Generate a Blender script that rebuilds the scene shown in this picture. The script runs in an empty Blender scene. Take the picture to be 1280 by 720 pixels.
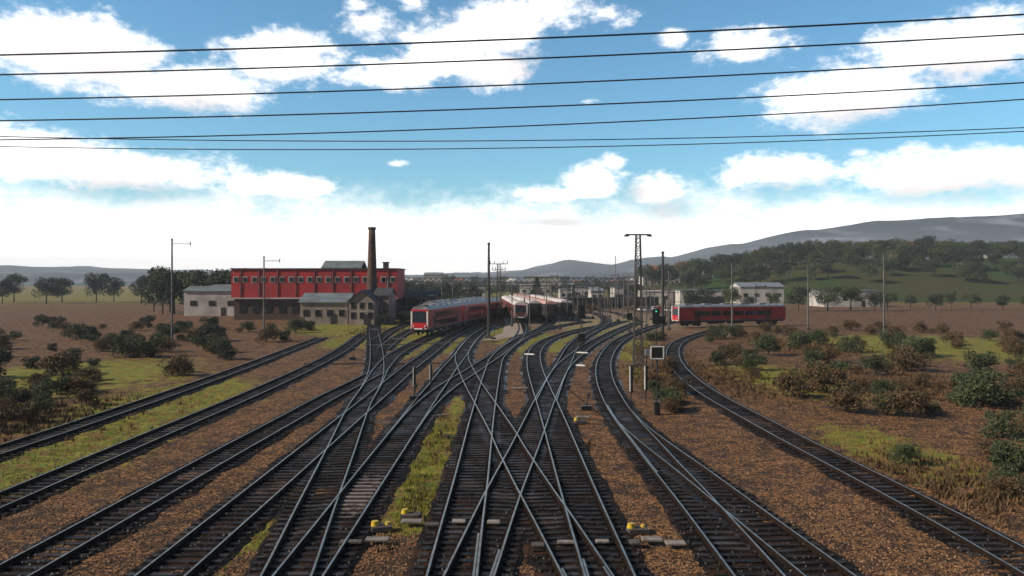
import bpy, bmesh, math, random
from mathutils import Vector, Matrix, noise
R = random.Random(7)
D = bpy.data
sc = bpy.context.scene
col = sc.collection
F, H, HY = 1030.0, 8.9, 350.0
FH = F * H

def P(px, py, z=0.0):
    """point of the plane z seen at photo pixel (px, py)"""
    Y = F * (H - z) / (py - HY)
    return Vector(((px - 640) / F * Y, Y, z))
def A(px, Y, py=None):
    """point at depth Y seen at photo pixel"""
    return Vector(((px - 640) / F * Y, Y, 0 if py is None else H + (HY - py) / F * Y))

# ------------------------------------------------------------------ objects
def tag(o, label=None, cat=None, group=None, kind=None):
    if label: o['label'] = label
    if cat: o['category'] = cat
    if group: o['group'] = group
    if kind: o['kind'] = kind
    return o
def empty(name, loc=(0, 0, 0), rz=0.0, label=None, cat=None, group=None):
    o = D.objects.new(name, None); col.objects.link(o)
    o.empty_display_size = .3
    o.location = loc; o.rotation_euler = (0, 0, rz)
    return tag(o, label, cat, group)
def copy_tree(o, parent=None):
    c = o.copy(); col.objects.link(c)
    if parent: c.parent = parent
    for ch in list(o.children): copy_tree(ch, c)
    return c

class MB:
    def __init__(s): s.v = []; s.f = []; s.m = []
    def add(s, vs, fs, mi=0):
        n = len(s.v); s.v += [tuple(v) for v in vs]
        s.f += [tuple(i + n for i in f) for f in fs]; s.m += [mi] * len(fs)
        return s
    def box(s, c, d, rz=0, mi=0, taper=1.0):
        x, y, z = d[0] / 2, d[1] / 2, d[2] / 2
        cs, sn = math.cos(rz), math.sin(rz)
        vs = []
        for sz in (-1, 1):
            t = 1 if sz < 0 else taper
            for sx, sy in ((-1, -1), (1, -1), (1, 1), (-1, 1)):
                a, b = sx * x * t, sy * y * t
                vs.append((c[0] + a * cs - b * sn, c[1] + a * sn + b * cs, c[2] + sz * z))
        return s.add(vs, [(3, 2, 1, 0), (4, 5, 6, 7), (0, 1, 5, 4), (1, 2, 6, 5), (2, 3, 7, 6), (3, 0, 4, 7)], mi)
    def bar(s, a, b, w, mi=0, n=4, w2=None):
        a, b = Vector(a), Vector(b); d = (b - a)
        if d.length < 1e-6: return s
        d.normalize()
        u = d.cross(Vector((0, 0, 1)))
        if u.length < .01: u = Vector((1, 0, 0))
        u.normalize(); v = d.cross(u)
        w2 = w if w2 is None else w2
        vs = []
        for p, ww in ((a, w), (b, w2)):
            for k in range(n):
                t = 2 * math.pi * (k + .5) / n
                vs.append(p + (u * math.cos(t) + v * math.sin(t)) * ww * .5 * (1.414 if n == 4 else 1))
        fs = [(k, (k + 1) % n, n + (k + 1) % n, n + k) for k in range(n)]
        fs += [tuple(range(n))[::-1], tuple(range(n, 2 * n))]
        return s.add(vs, fs, mi)
    def tube(s, pts, w, n=6, mi=0):
        for a, b in zip(pts[:-1], pts[1:]): s.bar(a, b, w, mi, n)
        return s
    def lathe(s, c, prof, n=20, mi=0):
        vs = []
        for r, z in prof:
            for k in range(n):
                t = 2 * math.pi * k / n
                vs.append((c[0] + r * math.cos(t), c[1] + r * math.sin(t), c[2] + z))
        fs = []
        for j in range(len(prof) - 1):
            for k in range(n):
                fs.append((j * n + k, j * n + (k + 1) % n, (j + 1) * n + (k + 1) % n, (j + 1) * n + k))
        fs.append(tuple(range(n))[::-1]); fs.append(tuple(range((len(prof) - 1) * n, len(prof) * n)))
        return s.add(vs, fs, mi)
    def disc_x(s, c, r, t, n=16, mi=0):
        return s.bar((c[0] - t / 2, c[1], c[2]), (c[0] + t / 2, c[1], c[2]), 2 * r, mi, n)
    def disc_y(s, c, r, t, n=12, mi=0):
        return s.bar((c[0], c[1] - t / 2, c[2]), (c[0], c[1] + t / 2, c[2]), 2 * r, mi, n)
    def gable(s, c, d, h, over=.3, axis='x', mi=0, t=.15):
        """gabled roof with thickness on eaves height c.z; d = plan size; ridge along axis"""
        w, l = (d[1] / 2 + over, d[0] / 2 + over) if axis == 'x' else (d[0] / 2 + over, d[1] / 2 + over)
        prof = [(-w, 0), (0, h), (w, 0), (w, t), (0, h + t), (-w, t)]
        vs = []
        for e in (-l, l):
            for a, z in prof:
                vs.append((c[0] + (e if axis == 'x' else a), c[1] + (a if axis == 'x' else e), c[2] + z))
        fs = [(0, 1, 7, 6), (1, 2, 8, 7), (2, 3, 9, 8), (3, 4, 10, 9), (4, 5, 11, 10), (5, 0, 6, 11),
              (0, 5, 4, 1), (1, 4, 3, 2), (6, 7, 10, 11), (7, 8, 9, 10)]
        return s.add(vs, fs, mi)
    def build(s, name, mats, parent=None, smooth=False, bevel=0):
        me = D.meshes.new(name); me.from_pydata(s.v, [], s.f); me.update()
        if not isinstance(mats, (list, tuple)): mats = [mats]
        for m in mats: me.materials.append(m)
        bm = bmesh.new(); bm.from_mesh(me)
        for i, f in enumerate(bm.faces):
            f.material_index = s.m[i]; f.smooth = smooth
        bmesh.ops.recalc_face_normals(bm, faces=bm.faces)
        bm.to_mesh(me); bm.free()
        o = D.objects.new(name, me); col.objects.link(o)
        if parent: o.parent = parent
        if bevel:
            b = o.modifiers.new('bevel', 'BEVEL'); b.width = bevel; b.segments = 2; b.limit_method = 'ANGLE'
        return o

# ------------------------------------------------------------------ materials
class NT:
    """tiny wrapper that turns python expressions into math nodes"""
    def __init__(s, nt): s.nt = nt; s.l = nt.links
    def n(s, t, **k):
        o = s.nt.nodes.new(t)
        for a, b in k.items(): setattr(o, a, b)
        return o
    def inp(s, sock, v):
        if isinstance(v, (int, float)): sock.default_value = v
        elif isinstance(v, (tuple, list)): sock.default_value = v
        else: s.l.new(v, sock)
    def m(s, op, a, b=None, c=None, clamp=False):
        o = s.n('ShaderNodeMath', operation=op, use_clamp=clamp)
        s.inp(o.inputs[0], a)
        if b is not None: s.inp(o.inputs[1], b)
        if c is not None: s.inp(o.inputs[2], c)
        return o.outputs[0]
    def mix(s, f, a, b, mode='MIX'):
        o = s.n('ShaderNodeMix', data_type='RGBA', blend_type=mode)
        s.inp(o.inputs[0], f); s.inp(o.inputs[6], a); s.inp(o.inputs[7], b)
        return o.outputs[2]
    def step(s, x, a, b):
        o = s.n('ShaderNodeMapRange', interpolation_type='SMOOTHSTEP')
        s.inp(o.inputs[0], x); o.inputs[1].default_value = a; o.inputs[2].default_value = b
        return o.outputs[0]
    def noise(s, vec, scale, detail=4, rough=.55, out=0):
        o = s.n('ShaderNodeTexNoise'); s.inp(o.inputs['Vector'], vec)
        o.inputs['Scale'].default_value = scale; o.inputs['Detail'].default_value = detail
        o.inputs['Roughness'].default_value = rough
        return o.outputs[out]

def c4(c): return (c[0], c[1], c[2], 1)
MATS = {}
def mat(name, c1, c2=None, rough=.8, metal=0, scale=3.0, bump=0.0, bscale=20, spec=.5, emit=None, rough2=None, lo=.35, hi=.65, detail=5):
    if name in MATS: return MATS[name]
    m = D.materials.new(name); m.use_nodes = True; t = NT(m.node_tree)
    b = m.node_tree.nodes['Principled BSDF']
    pos = t.n('ShaderNodeNewGeometry').outputs['Position']
    c2 = c2 or tuple(x * .7 for x in c1)
    f = t.step(t.noise(pos, scale, detail), lo, hi)
    t.inp(b.inputs['Base Color'], t.mix(f, c4(c1), c4(c2)))
    if rough2 is None: b.inputs['Roughness'].default_value = rough
    else:
        f2 = t.step(t.noise(pos, scale * .6, 3), .35, .65)
        t.inp(b.inputs['Roughness'], t.m('ADD', t.m('MULTIPLY', f2, rough2 - rough), rough))
    b.inputs['Metallic'].default_value = metal
    b.inputs['Specular IOR Level'].default_value = spec
    if bump:
        bn = t.n('ShaderNodeBump'); bn.inputs['Strength'].default_value = bump; bn.inputs['Distance'].default_value = .02
        t.l.new(t.noise(pos, bscale, 4), bn.inputs['Height']); t.l.new(bn.outputs[0], b.inputs['Normal'])
    if emit:
        b.inputs['Emission Color'].default_value = c4(emit[0]); b.inputs['Emission Strength'].default_value = emit[1]
    MATS[name] = m
    return m

M = dict(
    railtop=mat('polished rail steel', (.50, .44, .38), (.36, .25, .17), .36, 1, 2.0, .1),
    rust=mat('rusty rail side', (.010, .007, .006), (.022, .011, .006), .85, 0, 6, .3, 60, spec=.1),
    sleeper=mat('wet dark timber', (.008, .006, .006), (.024, .016, .013), .45, 0, 1.3, .5, 35, rough2=.8, spec=.14),
    steel=mat('dark painted steel', (.028, .026, .026), (.045, .040, .038), .6, .2, 2, .1),
    galv=mat('weathered galvanised steel', (.16, .16, .16), (.09, .085, .085), .55, .4, 2),
    black=mat('black enamel', (.008, .008, .010), (.015, .015, .016), .35, 0, 4),
    white=mat('white paint', (.75, .75, .74), (.55, .54, .52), .5, 0, 4),
    concrete=mat('pale concrete', (.26, .235, .22), (.14, .12, .11), .85, 0, 2.5, .4, 30),
    concrete_d=mat('stained concrete', (.10, .085, .075), (.055, .045, .04), .85, 0, 2.5, .4, 30),
    yellow=mat('yellow enamel', (.62, .45, .02), (.45, .30, .02), .45, 0, 4),
    red=mat('red carriage paint', (.50, .008, .012), (.36, .007, .010), .35, 0, .8),
    reddk=mat('dusty red carriage paint', (.16, .014, .014), (.09, .012, .012), .5, 0, .8),
    roofgrey=mat('grey carriage roof', (.23, .25, .28), (.13, .14, .16), .45, 0, 1.0, .15, 6),
    roofpink=mat('faded pink carriage roof', (.62, .36, .32), (.45, .25, .22), .6, 0, 1.0, .15, 6),
    roofpale=mat('pale carriage roof', (.66, .61, .60), (.48, .43, .42), .6, 0, 1.0, .15, 6),
    glass=mat('dark carriage glass', (.010, .012, .016), (.016, .018, .022), .12, 0, 2),
    under=mat('grimy underframe', (.014, .012, .012), (.026, .022, .020), .8, 0, 3),
    redwall=mat('red factory cladding', (.42, .012, .018), (.28, .012, .015), .7, 0, .35),
    brick=mat('sooty brick', (.085, .045, .032), (.05, .028, .022), .9, 0, 1.2, .5, 8),
    plaster=mat('stained plaster', (.32, .27, .23), (.19, .155, .135), .9, 0, .5, .2, 10),
    plaster_w=mat('pale plaster', (.50, .48, .46), (.30, .28, .27), .85, 0, .2),
    tile_d=mat('dark slate roof', (.035, .036, .042), (.06, .055, .058), .7, 0, .8, .3, 6),
    tile_r=mat('red clay roof', (.24, .07, .04), (.16, .05, .03), .8, 0, .8, .3, 6),
    metalroof=mat('grey sheet roof', (.20, .24, .25), (.14, .16, .17), .5, .2, .4),
    leaf=mat('leaves', (.030, .050, .018), (.060, .075, .022), .75, 0, .9, lo=.3, hi=.7),
    leaf_d=mat('dark needles', (.012, .024, .014), (.026, .038, .018), .8, 0, .6),
    leaf_b=mat('autumn leaves', (.11, .060, .022), (.055, .042, .016), .8, 0, 1.0),
    bark=mat('bark', (.05, .038, .028), (.03, .022, .018), .9, 0, 3),
    grassb=mat('grass blades', (.13, .17, .012), (.27, .23, .026), .8, 0, .7),
    stone=mat('ballast stones', (.30, .165, .08), (.05, .028, .018), .85, 0, 9, lo=.4, hi=.6),
    stone_d=mat('dark ballast stones', (.035, .030, .030), (.016, .013, .013), .6, 0, 9, lo=.4, hi=.6),
    green=mat('green signal lens', (.02, .5, .25), (.02, .5, .25), .3, emit=((.05, 1, .55), .8)),
    cable=mat('overhead cable', (.015, .015, .018), (.02, .02, .022), .5, 0, 3),
    gravel=mat('pale gravel path', (.34, .27, .22), (.20, .16, .13), .9, 0, 2, .3, 30),
)

# ground material: rusty brown ballast with grass and pale gravel where they grow
def ground_mat():
    m = D.materials.new('yard ground'); m.use_nodes = True; t = NT(m.node_tree)
    b = m.node_tree.nodes['Principled BSDF']
    pos = t.n('ShaderNodeNewGeometry').outputs['Position']
    sx = t.n('ShaderNodeSeparateXYZ'); t.l.new(pos, sx.inputs[0]); X, Y = sx.outputs[0], sx.outputs[1]
    fine = t.noise(pos, 6.5, 7, .75); mid = t.noise(pos, 1.1, 5, .6); big = t.noise(pos, .16, 4, .6)
    c = t.mix(t.step(fine, .43, .60), (.010, .005, .003, 1), (.36, .175, .066, 1))
    c = t.mix(t.m('MULTIPLY', t.step(mid, .45, .62), .8), c, (.022, .014, .011, 1))
    c = t.mix(t.m('MULTIPLY', t.step(mid, .40, .25), .5), c, (.21, .12, .065, 1))
    # grass patches: (photo x, photo y, half width m, half length m, amount)
    sp = [(485, 411, 16, 16, 1.1), (610, 411, 8, 16, .9), (500, 440, 2, 8, .9), (575, 500, .8, 8, .8), (530, 590, 1.1, 6, 1.25), (517, 630, .9, 3, 1.25), (548, 540, 1.1, 7, 1.1), (450, 424, 5, 14, 1), (500, 416, 7, 12, .8), (535, 424, 7, 10, 1.3), (560, 432, 3.5, 8, 1.1),
          (625, 420, 3, 9, 1.2), (655, 425, 3.5, 10, 1.2), (690, 420, 4, 9, 1.2), (700, 432, 3.5, 9, .8), (745, 412, 5, 14, 1.1), (770, 401, 10, 16, 1.0),
          (720, 404, 6, 12, .9), (800, 465, 1.2, 6, 1.0), (775, 440, 1.4, 9, .8), (455, 405, 14, 18, .9), (830, 470, 2, 8, .7), (200, 500, 6, 16, 1.0), (90, 560, 4, 12, .9),
          (330, 640, 1.4, 6, .8), (980, 470, 6, 14, .9), (1120, 560, 3, 9, .8), (1180, 430, 20, 24, .8), (60, 470, 12, 20, 1), (660, 428, 3, 14, 1.1), (800, 430, 2.5, 16, .9)]
    g = None
    for px, py, a, l, am in sp:
        p = P(px, py); am = am * (1.35 if py > 450 else 1.75)
        dx = t.m('DIVIDE', t.m('SUBTRACT', X, p.x), a); dy = t.m('DIVIDE', t.m('SUBTRACT', Y, p.y), l)
        e = t.m('MULTIPLY', t.m('POWER', 2.718, t.m('MULTIPLY', t.m('ADD', t.m('MULTIPLY', dx, dx), t.m('MULTIPLY', dy, dy)), -1)), am)
        g = e if g is None else t.m('MAXIMUM', g, e)
    far = t.step(Y, 170, 420)
    g = t.m('MAXIMUM', g, t.m('MULTIPLY', far, .75))
    gm = t.step(t.m('ADD', g, t.m('MULTIPLY', t.m('SUBTRACT', t.noise(pos, .9, 6, .65), .5), 2.4)), .42, .78)
    gc = t.mix(t.step(t.noise(pos, 2.2, 5), .35, .65), (.11, .155, .010, 1), (.28, .23, .028, 1))
    gc = t.mix(t.step(fine, .45, .7), gc, (.030, .036, .012, 1))
    gc = t.mix(t.m('MULTIPLY', t.step(mid, .50, .60), .75), gc, (.15, .065, .02, 1))
    c = t.mix(gm, c, gc)
    # pale sandy ground in the far middle of the yard
    p = P(745, 396)
    dx = t.m('DIVIDE', t.m('SUBTRACT', X, p.x), 26); dy = t.m('DIVIDE', t.m('SUBTRACT', Y, p.y), 75)
    e = t.m('POWER', 2.718, t.m('MULTIPLY', t.m('ADD', t.m('MULTIPLY', dx, dx), t.m('MULTIPLY', dy, dy)), -1))
    pm = t.step(t.m('ADD', e, t.m('MULTIPLY', t.m('SUBTRACT', t.noise(pos, .35, 5, .65), .5), 1.5)), .45, .8)
    c = t.mix(t.m('MULTIPLY', pm, .75), c, (.24, .175, .12, 1))
    t.inp(b.inputs['Base Color'], c); b.inputs['Roughness'].default_value = .9
    b.inputs['Specular IOR Level'].default_value = .25
    bn = t.n('ShaderNodeBump'); bn.inputs['Strength'].default_value = .9; bn.inputs['Distance'].default_value = .06
    t.l.new(fine, bn.inputs['Height']); t.l.new(bn.outputs[0], b.inputs['Normal'])
    return m
def bed_mat():
    m = D.materials.new('dark oily ballast'); m.use_nodes = True; t = NT(m.node_tree)
    b = m.node_tree.nodes['Principled BSDF']
    pos = t.n('ShaderNodeNewGeometry').outputs['Position']
    fine = t.noise(pos, 11, 6, .7)
    sx = t.n('ShaderNodeSeparateXYZ'); t.l.new(pos, sx.inputs[0])
    c = t.mix(t.step(fine, .42, .68), (.004, .0035, .0035, 1), (.028, .023, .021, 1))
    c = t.mix(t.m('MULTIPLY', t.step(t.noise(pos, .5, 4), .45, .7), .6), c, (.10, .046, .022, 1))
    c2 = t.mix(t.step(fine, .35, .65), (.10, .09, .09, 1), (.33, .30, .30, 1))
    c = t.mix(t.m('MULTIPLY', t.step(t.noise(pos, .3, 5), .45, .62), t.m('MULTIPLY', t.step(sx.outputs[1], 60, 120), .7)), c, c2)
    wet = t.m('MULTIPLY', t.step(t.noise(pos, .35, 4), .45, .58), t.step(sx.outputs[1], 45, 75))
    t.inp(b.inputs['Base Color'], c); t.inp(b.inputs['Roughness'], t.m('SUBTRACT', .7, t.m('MULTIPLY', wet, .38))); t.inp(b.inputs['Specular IOR Level'], t.m('ADD', .05, t.m('MULTIPLY', wet, .5)))
    bn = t.n('ShaderNodeBump'); bn.inputs['Strength'].default_value = 1; bn.inputs['Distance'].default_value = .06
    t.l.new(fine, bn.inputs['Height']); t.l.new(bn.outputs[0], b.inputs['Normal'])
    return m
M['ground'] = ground_mat(); M['bed'] = bed_mat()
# pale glare painted into the sleeper colour on the left straight track
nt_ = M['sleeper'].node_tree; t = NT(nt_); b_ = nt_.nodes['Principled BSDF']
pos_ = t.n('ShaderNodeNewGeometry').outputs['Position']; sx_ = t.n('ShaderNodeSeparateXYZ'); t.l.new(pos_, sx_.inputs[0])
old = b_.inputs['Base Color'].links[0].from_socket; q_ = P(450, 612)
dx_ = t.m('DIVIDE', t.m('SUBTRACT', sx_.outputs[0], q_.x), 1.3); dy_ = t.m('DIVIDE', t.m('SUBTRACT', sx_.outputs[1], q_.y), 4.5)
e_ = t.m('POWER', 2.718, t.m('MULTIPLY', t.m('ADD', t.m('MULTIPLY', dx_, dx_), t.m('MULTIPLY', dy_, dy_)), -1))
glare_ = t.step(t.m('ADD', e_, t.m('MULTIPLY', t.m('SUBTRACT', t.noise(pos_, 3, 5), .5), 1.5)), .5, .9)
col1 = t.mix(glare_, old, (.20, .165, .16, 1))
rim_ = t.step(t.noise(pos_, .45, 4), .52, .66)      # weathered grey sleepers here and there
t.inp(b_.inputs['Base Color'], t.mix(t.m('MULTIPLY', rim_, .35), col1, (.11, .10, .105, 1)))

# ------------------------------------------------------------------ ground
def grid(name, xs, ys, zf, m, smooth=True):
    vs = [(x, y, zf(x, y)) for y in ys for x in xs]
    n = len(xs)
    fs = [(j * n + i, j * n + i + 1, (j + 1) * n + i + 1, (j + 1) * n + i) for j in range(len(ys) - 1) for i in range(n - 1)]
    me = D.meshes.new(name); me.from_pydata(vs, [], fs); me.materials.append(m)
    for p in me.polygons: p.use_smooth = smooth
    o = D.objects.new(name, me); col.objects.link(o); return o
def axis(pts):
    out = []
    for (a, b, s) in pts:
        n = max(1, int((b - a) / s)); out += [a + (b - a) * i / n for i in range(n)]
    return out + [pts[-1][1]]
def gz(x, y):
    return -.27 + .07 * noise.noise(Vector((x * .35, y * .35, 0))) + .04 * noise.noise(Vector((x * 1.3, y * 1.3, 3)))
xs = axis([(-4500, -300, 700), (-300, -40, 20), (-40, 40, .4), (40, 300, 20), (300, 4500, 700)])
ys = axis([(-300, 10, 31), (10, 80, .5), (80, 160, 2), (160, 400, 20), (400, 4500, 400)])
g = grid('ground', xs, ys, lambda x, y: gz(x, y) if y < 160 and abs(x) < 60 and y > 9 else -.27, M['ground'])
tag(g, kind='structure')

# ------------------------------------------------------------------ tracks
def catmull(pts, step=.8):
    out = []
    P_ = [pts[0] * 2 - pts[1]] + pts + [pts[-1] * 2 - pts[-2]]
    for i in range(1, len(P_) - 2):
        a, b, c, d = P_[i - 1:i + 3]
        # centripetal parametrisation keeps unevenly spaced points from overshooting
        t0 = 0; t1 = (b - a).length ** .5; t2 = t1 + (c - b).length ** .5; t3 = t2 + (d - c).length ** .5
        n = max(2, int((c - b).length / step))
        for k in range(n):
            t = t1 + (t2 - t1) * k / n
            A1 = a * ((t1 - t) / (t1 - t0)) + b * ((t - t0) / (t1 - t0))
            A2 = b * ((t2 - t) / (t2 - t1)) + c * ((t - t1) / (t2 - t1))
            A3 = c * ((t3 - t) / (t3 - t2)) + d * ((t - t2) / (t3 - t2))
            B1 = A1 * ((t2 - t) / (t2 - t0)) + A2 * ((t - t0) / (t2 - t0))
            B2 = A2 * ((t3 - t) / (t3 - t1)) + A3 * ((t - t1) / (t3 - t1))
            out.append(B1 * ((t2 - t) / (t2 - t1)) + B2 * ((t - t1) / (t2 - t1)))
    out.append(pts[-1])
    for _ in range(6):                                   # light smoothing of the traced path
        out = [out[0]] + [(out[i - 1] + out[i] * 2 + out[i + 1]) / 4 for i in range(1, len(out) - 1)] + [out[-1]]
    return out
def normals(path):
    ns = []
    for i in range(len(path)):
        d = path[min(i + 1, len(path) - 1)] - path[max(i - 1, 0)]
        d.z = 0; d.normalize(); ns.append(Vector((d.y, -d.x, 0)))
    return ns
RP = [(-.075, -.165), (.075, -.165), (.075, -.150), (.012, -.13), (.012, -.045), (.036, -.035), (.036, -.004), (.028, 0), (-.028, 0), (-.036, -.004), (-.036, -.035), (-.012, -.045), (-.012, -.13), (-.075, -.150)]
def rail(path, ns, off, dz, name, parent, i0=0, i1=None):
    b = MB(); n = len(RP); i1 = i1 or len(path)
    vs = []
    for p, nn in list(zip(path, ns))[i0:i1]:
        for a, z in RP:
            q = p + nn * (off + a); vs.append((q.x, q.y, z + dz))
    fs = []; ms = []
    for j in range(i1 - i0 - 1):
        for k in range(n):
            fs.append((j * n + k, j * n + (k + 1) % n, (j + 1) * n + (k + 1) % n, (j + 1) * n + k))
            ms.append(1 if k in (6, 7, 8) else 0)
    b.add(vs, fs); b.m = ms
    b.add(vs[:n], [tuple(range(n))]); b.add(vs[-n:], [tuple(range(n))])
    return b.build(name, [M['rust'], M['railtop']], parent)
# one sleeper mesh, shared
sb = MB()
sb.box((0, 0, -.235), (2.5, .25, .15))
for s_ in (-1, 1):
    sb.box((s_ * .75, 0, -.158), (.34, .17, .02), mi=1)
    for q in (-.12, .12): sb.lathe((s_ * .75 + q, 0, -.15), [(.022, 0), (.022, .035)], 6, mi=1)
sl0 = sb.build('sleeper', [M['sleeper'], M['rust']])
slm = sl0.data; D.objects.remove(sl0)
tracks = []
beds_path = []
def track(label, pts, world=False, nsl=92, guards=(), group='railway tracks of the yard'):
    i = len(tracks); dz = -.0025 * i
    if not world: pts = [P(x, y) for x, y in pts]
    path = catmull(pts); ns = normals(path)
    root = empty('railway_track', path[0] + Vector((0, 0, -.3)), 0, label, 'railway track', group)
    def link(o):
        o.parent = root; o.matrix_parent_inverse = Matrix.Translation(-Vector(root.location)); return o
    link(rail(path, ns, -.7535, dz, 'rail', None)); link(rail(path, ns, .7535, dz, 'rail', None))
    for (s, y0, y1) in guards:      # guard rails inside the running rail, between depths y0..y1
        idx = [k for k, p in enumerate(path) if y0 <= p.y <= y1]
        if len(idx) > 3: link(rail(path, ns, s * .655, dz - .012, 'guard_rail', None, idx[0], idx[-1]))
    # ballast bed
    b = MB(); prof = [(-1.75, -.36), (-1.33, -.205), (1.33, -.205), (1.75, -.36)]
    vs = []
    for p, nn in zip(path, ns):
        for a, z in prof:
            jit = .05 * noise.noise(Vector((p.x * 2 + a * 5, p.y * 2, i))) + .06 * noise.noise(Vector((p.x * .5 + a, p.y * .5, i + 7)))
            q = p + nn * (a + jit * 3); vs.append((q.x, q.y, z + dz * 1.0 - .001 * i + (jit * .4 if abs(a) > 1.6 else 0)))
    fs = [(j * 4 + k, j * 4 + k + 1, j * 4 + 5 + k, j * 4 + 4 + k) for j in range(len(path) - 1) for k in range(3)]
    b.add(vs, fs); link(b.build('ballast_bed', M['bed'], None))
    # sleepers at 0.6 m
    pos = []; acc = 0; nxt = .3
    for k in range(len(path) - 1):
        L = (path[k + 1] - path[k]).length
        while nxt <= acc + L:
            t = (nxt - acc) / L; pos.append((path[k].lerp(path[k + 1], t), ns[k])); nxt += .6
        acc += L
    pos = [p for p in pos if p[0].y > 20]
    pos.sort(key=lambda p: p[0].y)
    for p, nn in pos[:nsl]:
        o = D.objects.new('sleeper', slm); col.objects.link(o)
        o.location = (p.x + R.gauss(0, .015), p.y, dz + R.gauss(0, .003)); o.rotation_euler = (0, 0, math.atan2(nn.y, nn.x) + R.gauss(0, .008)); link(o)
    rest = [p for p in pos[nsl:] if p[0].y < 260]
    if rest:
        b = MB()
        for p, nn in rest: b.box((p.x, p.y, -.235 + dz), (2.5, .25, .15), math.atan2(nn.y, nn.x))
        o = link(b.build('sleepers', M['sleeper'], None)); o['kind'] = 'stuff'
    tracks.append(path)
    return root
def vp(x0, y0, y1, x=641):   # continue a straight track towards the camera
    return (x + (x0 - x) * (y1 - HY) / (y0 - HY), y1)

track('straight track left of the green strip, wet sleepers shining, running to the lower left', [vp(430, 640, 800), vp(430, 640, 720), (430, 640), (458, 601), (488, 560), (512, 527), (536, 494), (547, 480), (560, 462), (573.5, 446), (582, 434), (591, 423), (603, 413), (617, 405)], guards=())
track('crossing track that cuts diagonally from the red trains to the lower right', [(783, 800), (735.5, 720), (687.5, 640), (668.5, 610), (648, 575), (639, 560), (630, 542), (607, 504), (592, 480), (580, 456), (577, 445), (582, 433), (591.5, 422)], guards=((-1, 23, 27), (1, 23, 27)))
track('straight track just right of the green strip, leaning slightly right into the distance', [vp(564.5, 720, 800, 632), (564.5, 720), (580, 640), (588, 602), (595.5, 560), (602, 524), (607, 500), (611.5, 480), (616, 462), (621, 447), (630, 437.5), (641, 429), (655, 421), (672, 415)], guards=((1, 23, 30), (-1, 23, 26)))
track('track branching off the left straight track and bending right behind the crossing', [(503, 540), (519, 519), (538, 499), (562, 480), (588, 464), (604.5, 453), (619, 444), (629, 436), (641, 428), (654, 420), (669, 413.5), (688, 409), (708, 405), (735, 401)])
track('right straight track of the central ladder with bright sleeper ends beside brown gravel', [vp(763, 720, 800, 631), (763, 720), (733, 640), (718.5, 600), (704.5, 560), (694, 530), (686, 508), (675, 480), (669, 462), (667, 448), (668, 440), (673, 432), (687, 423), (704, 417), (722, 412), (742, 408), (762, 404)], guards=((-1, 23, 28), ))
track('crossing track that cuts diagonally from the lower left to the right hand signals', [(552, 800), (585.5, 720), (618, 640), (630, 612), (646, 578), (654.5, 560), (662, 543), (680.5, 500), (690, 480), (699, 464), (709, 452), (721, 442), (734, 432), (750, 423), (767, 414.5), (782, 408), (797, 402)], guards=((1, 23, 29), ))
track('short link track forking left from the right hand diagonal', [(683, 500), (694, 474), (706.5, 450), (715, 434), (726, 422), (741, 413), (760, 406), (780, 400)])
track('lone curving track at the right below the tall lattice mast', [vp(866, 619, 800, 640), vp(866, 619, 720, 640), (866, 619), (823.5, 571), (803.5, 547), (788.5, 530), (775, 512), (767, 499), (758, 480), (754.5, 465), (755, 452), (759.5, 441), (768, 430), (779, 422), (792, 416), (808, 410), (830, 404), (865, 398)], guards=((-1, 38, 60), ))
track('track forking right from the curving right hand track', [(1130, 790), (1040, 720), (935, 640), (858, 581), (836, 565), (812, 547), (790, 529), (775, 511.5)])
track('left yard track curving up to the nose of the front red train', [(318, 800), (357, 720), (391, 640), (426, 560), (435, 538), (450.5, 503), (465.5, 480), (475, 462), (484, 451), (492, 443), (502, 437), (513, 431), (525, 425), (541, 418), (556, 412), (575, 405)])
track('left yard track running straight up past the left grass', [(450.5, 503), (463, 483), (469, 468), (471, 452), (470, 432), (467, 412), (468, 402)])
track('second left yard track running beside the front red train', [vp(486.5, 480, 800, 643), vp(486.5, 480, 640, 643), vp(486.5, 480, 560, 643), (448, 512), (486.5, 480), (512, 458.5), (535, 441.5), (546, 433), (555, 426), (564, 420), (579, 412), (592, 406)])
track('empty siding in the left foreground joining the left yard tracks', [Vector((-15.6, 18, 0)), Vector((-15.2, 30, 0)), Vector((-14.9, 41, 0)), Vector((-14.5, 52, 0)), Vector((-14.1, 64, 0)), Vector((-13.6, 72, 0)), Vector((-13.1, 82, 0))], True)
track('outer siding in the left foreground beside the grass', [Vector((-21, 18, 0)), Vector((-20.8, 40, 0)), Vector((-20.6, 70, 0)), Vector((-21.5, 100, 0)), Vector((-25, 140, 0))], True)
track('far left siding along the scrub', [Vector((-27.5, 24, 0)), Vector((-27, 50, 0)), Vector((-27.5, 80, 0)), Vector((-30, 130, 0))], True)
track('outer right siding sweeping away behind the scrub', [Vector((16.2, 18, 0)), Vector((16.4, 30, 0)), Vector((15.8, 50, 0)), Vector((15.8, 70, 0)), Vector((18.6, 95, 0)), Vector((25, 122, 0)), Vector((38, 152, 0))], True)
track('far track leading to the pale roofed carriages', [(641, 428), (649, 419), (653, 411), (652, 404), (648, 397)], nsl=10)
track('far track leading to the pink roofed carriages', [(672, 412.5), (681, 407), (687, 402), (689, 397), (686, 392)], nsl=10)
track('far sandy track looping through the middle of the yard', [(735, 417), (748, 409), (757, 402), (756, 396), (744, 391), (724, 387)], nsl=10)
track('far sandy track in front of the white sheds', [(800, 401), (786, 395), (768, 390), (745, 386.5), (720, 384)], nsl=10)
track('rusty far siding fanning left of the red trains', [(478, 436), (492, 424), (507, 415), (522, 408), (545, 400)], nsl=20)
track('rusty far siding nearest the factory', [(472, 424), (484, 415), (500, 407), (520, 401), (545, 396)], nsl=20)

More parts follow.
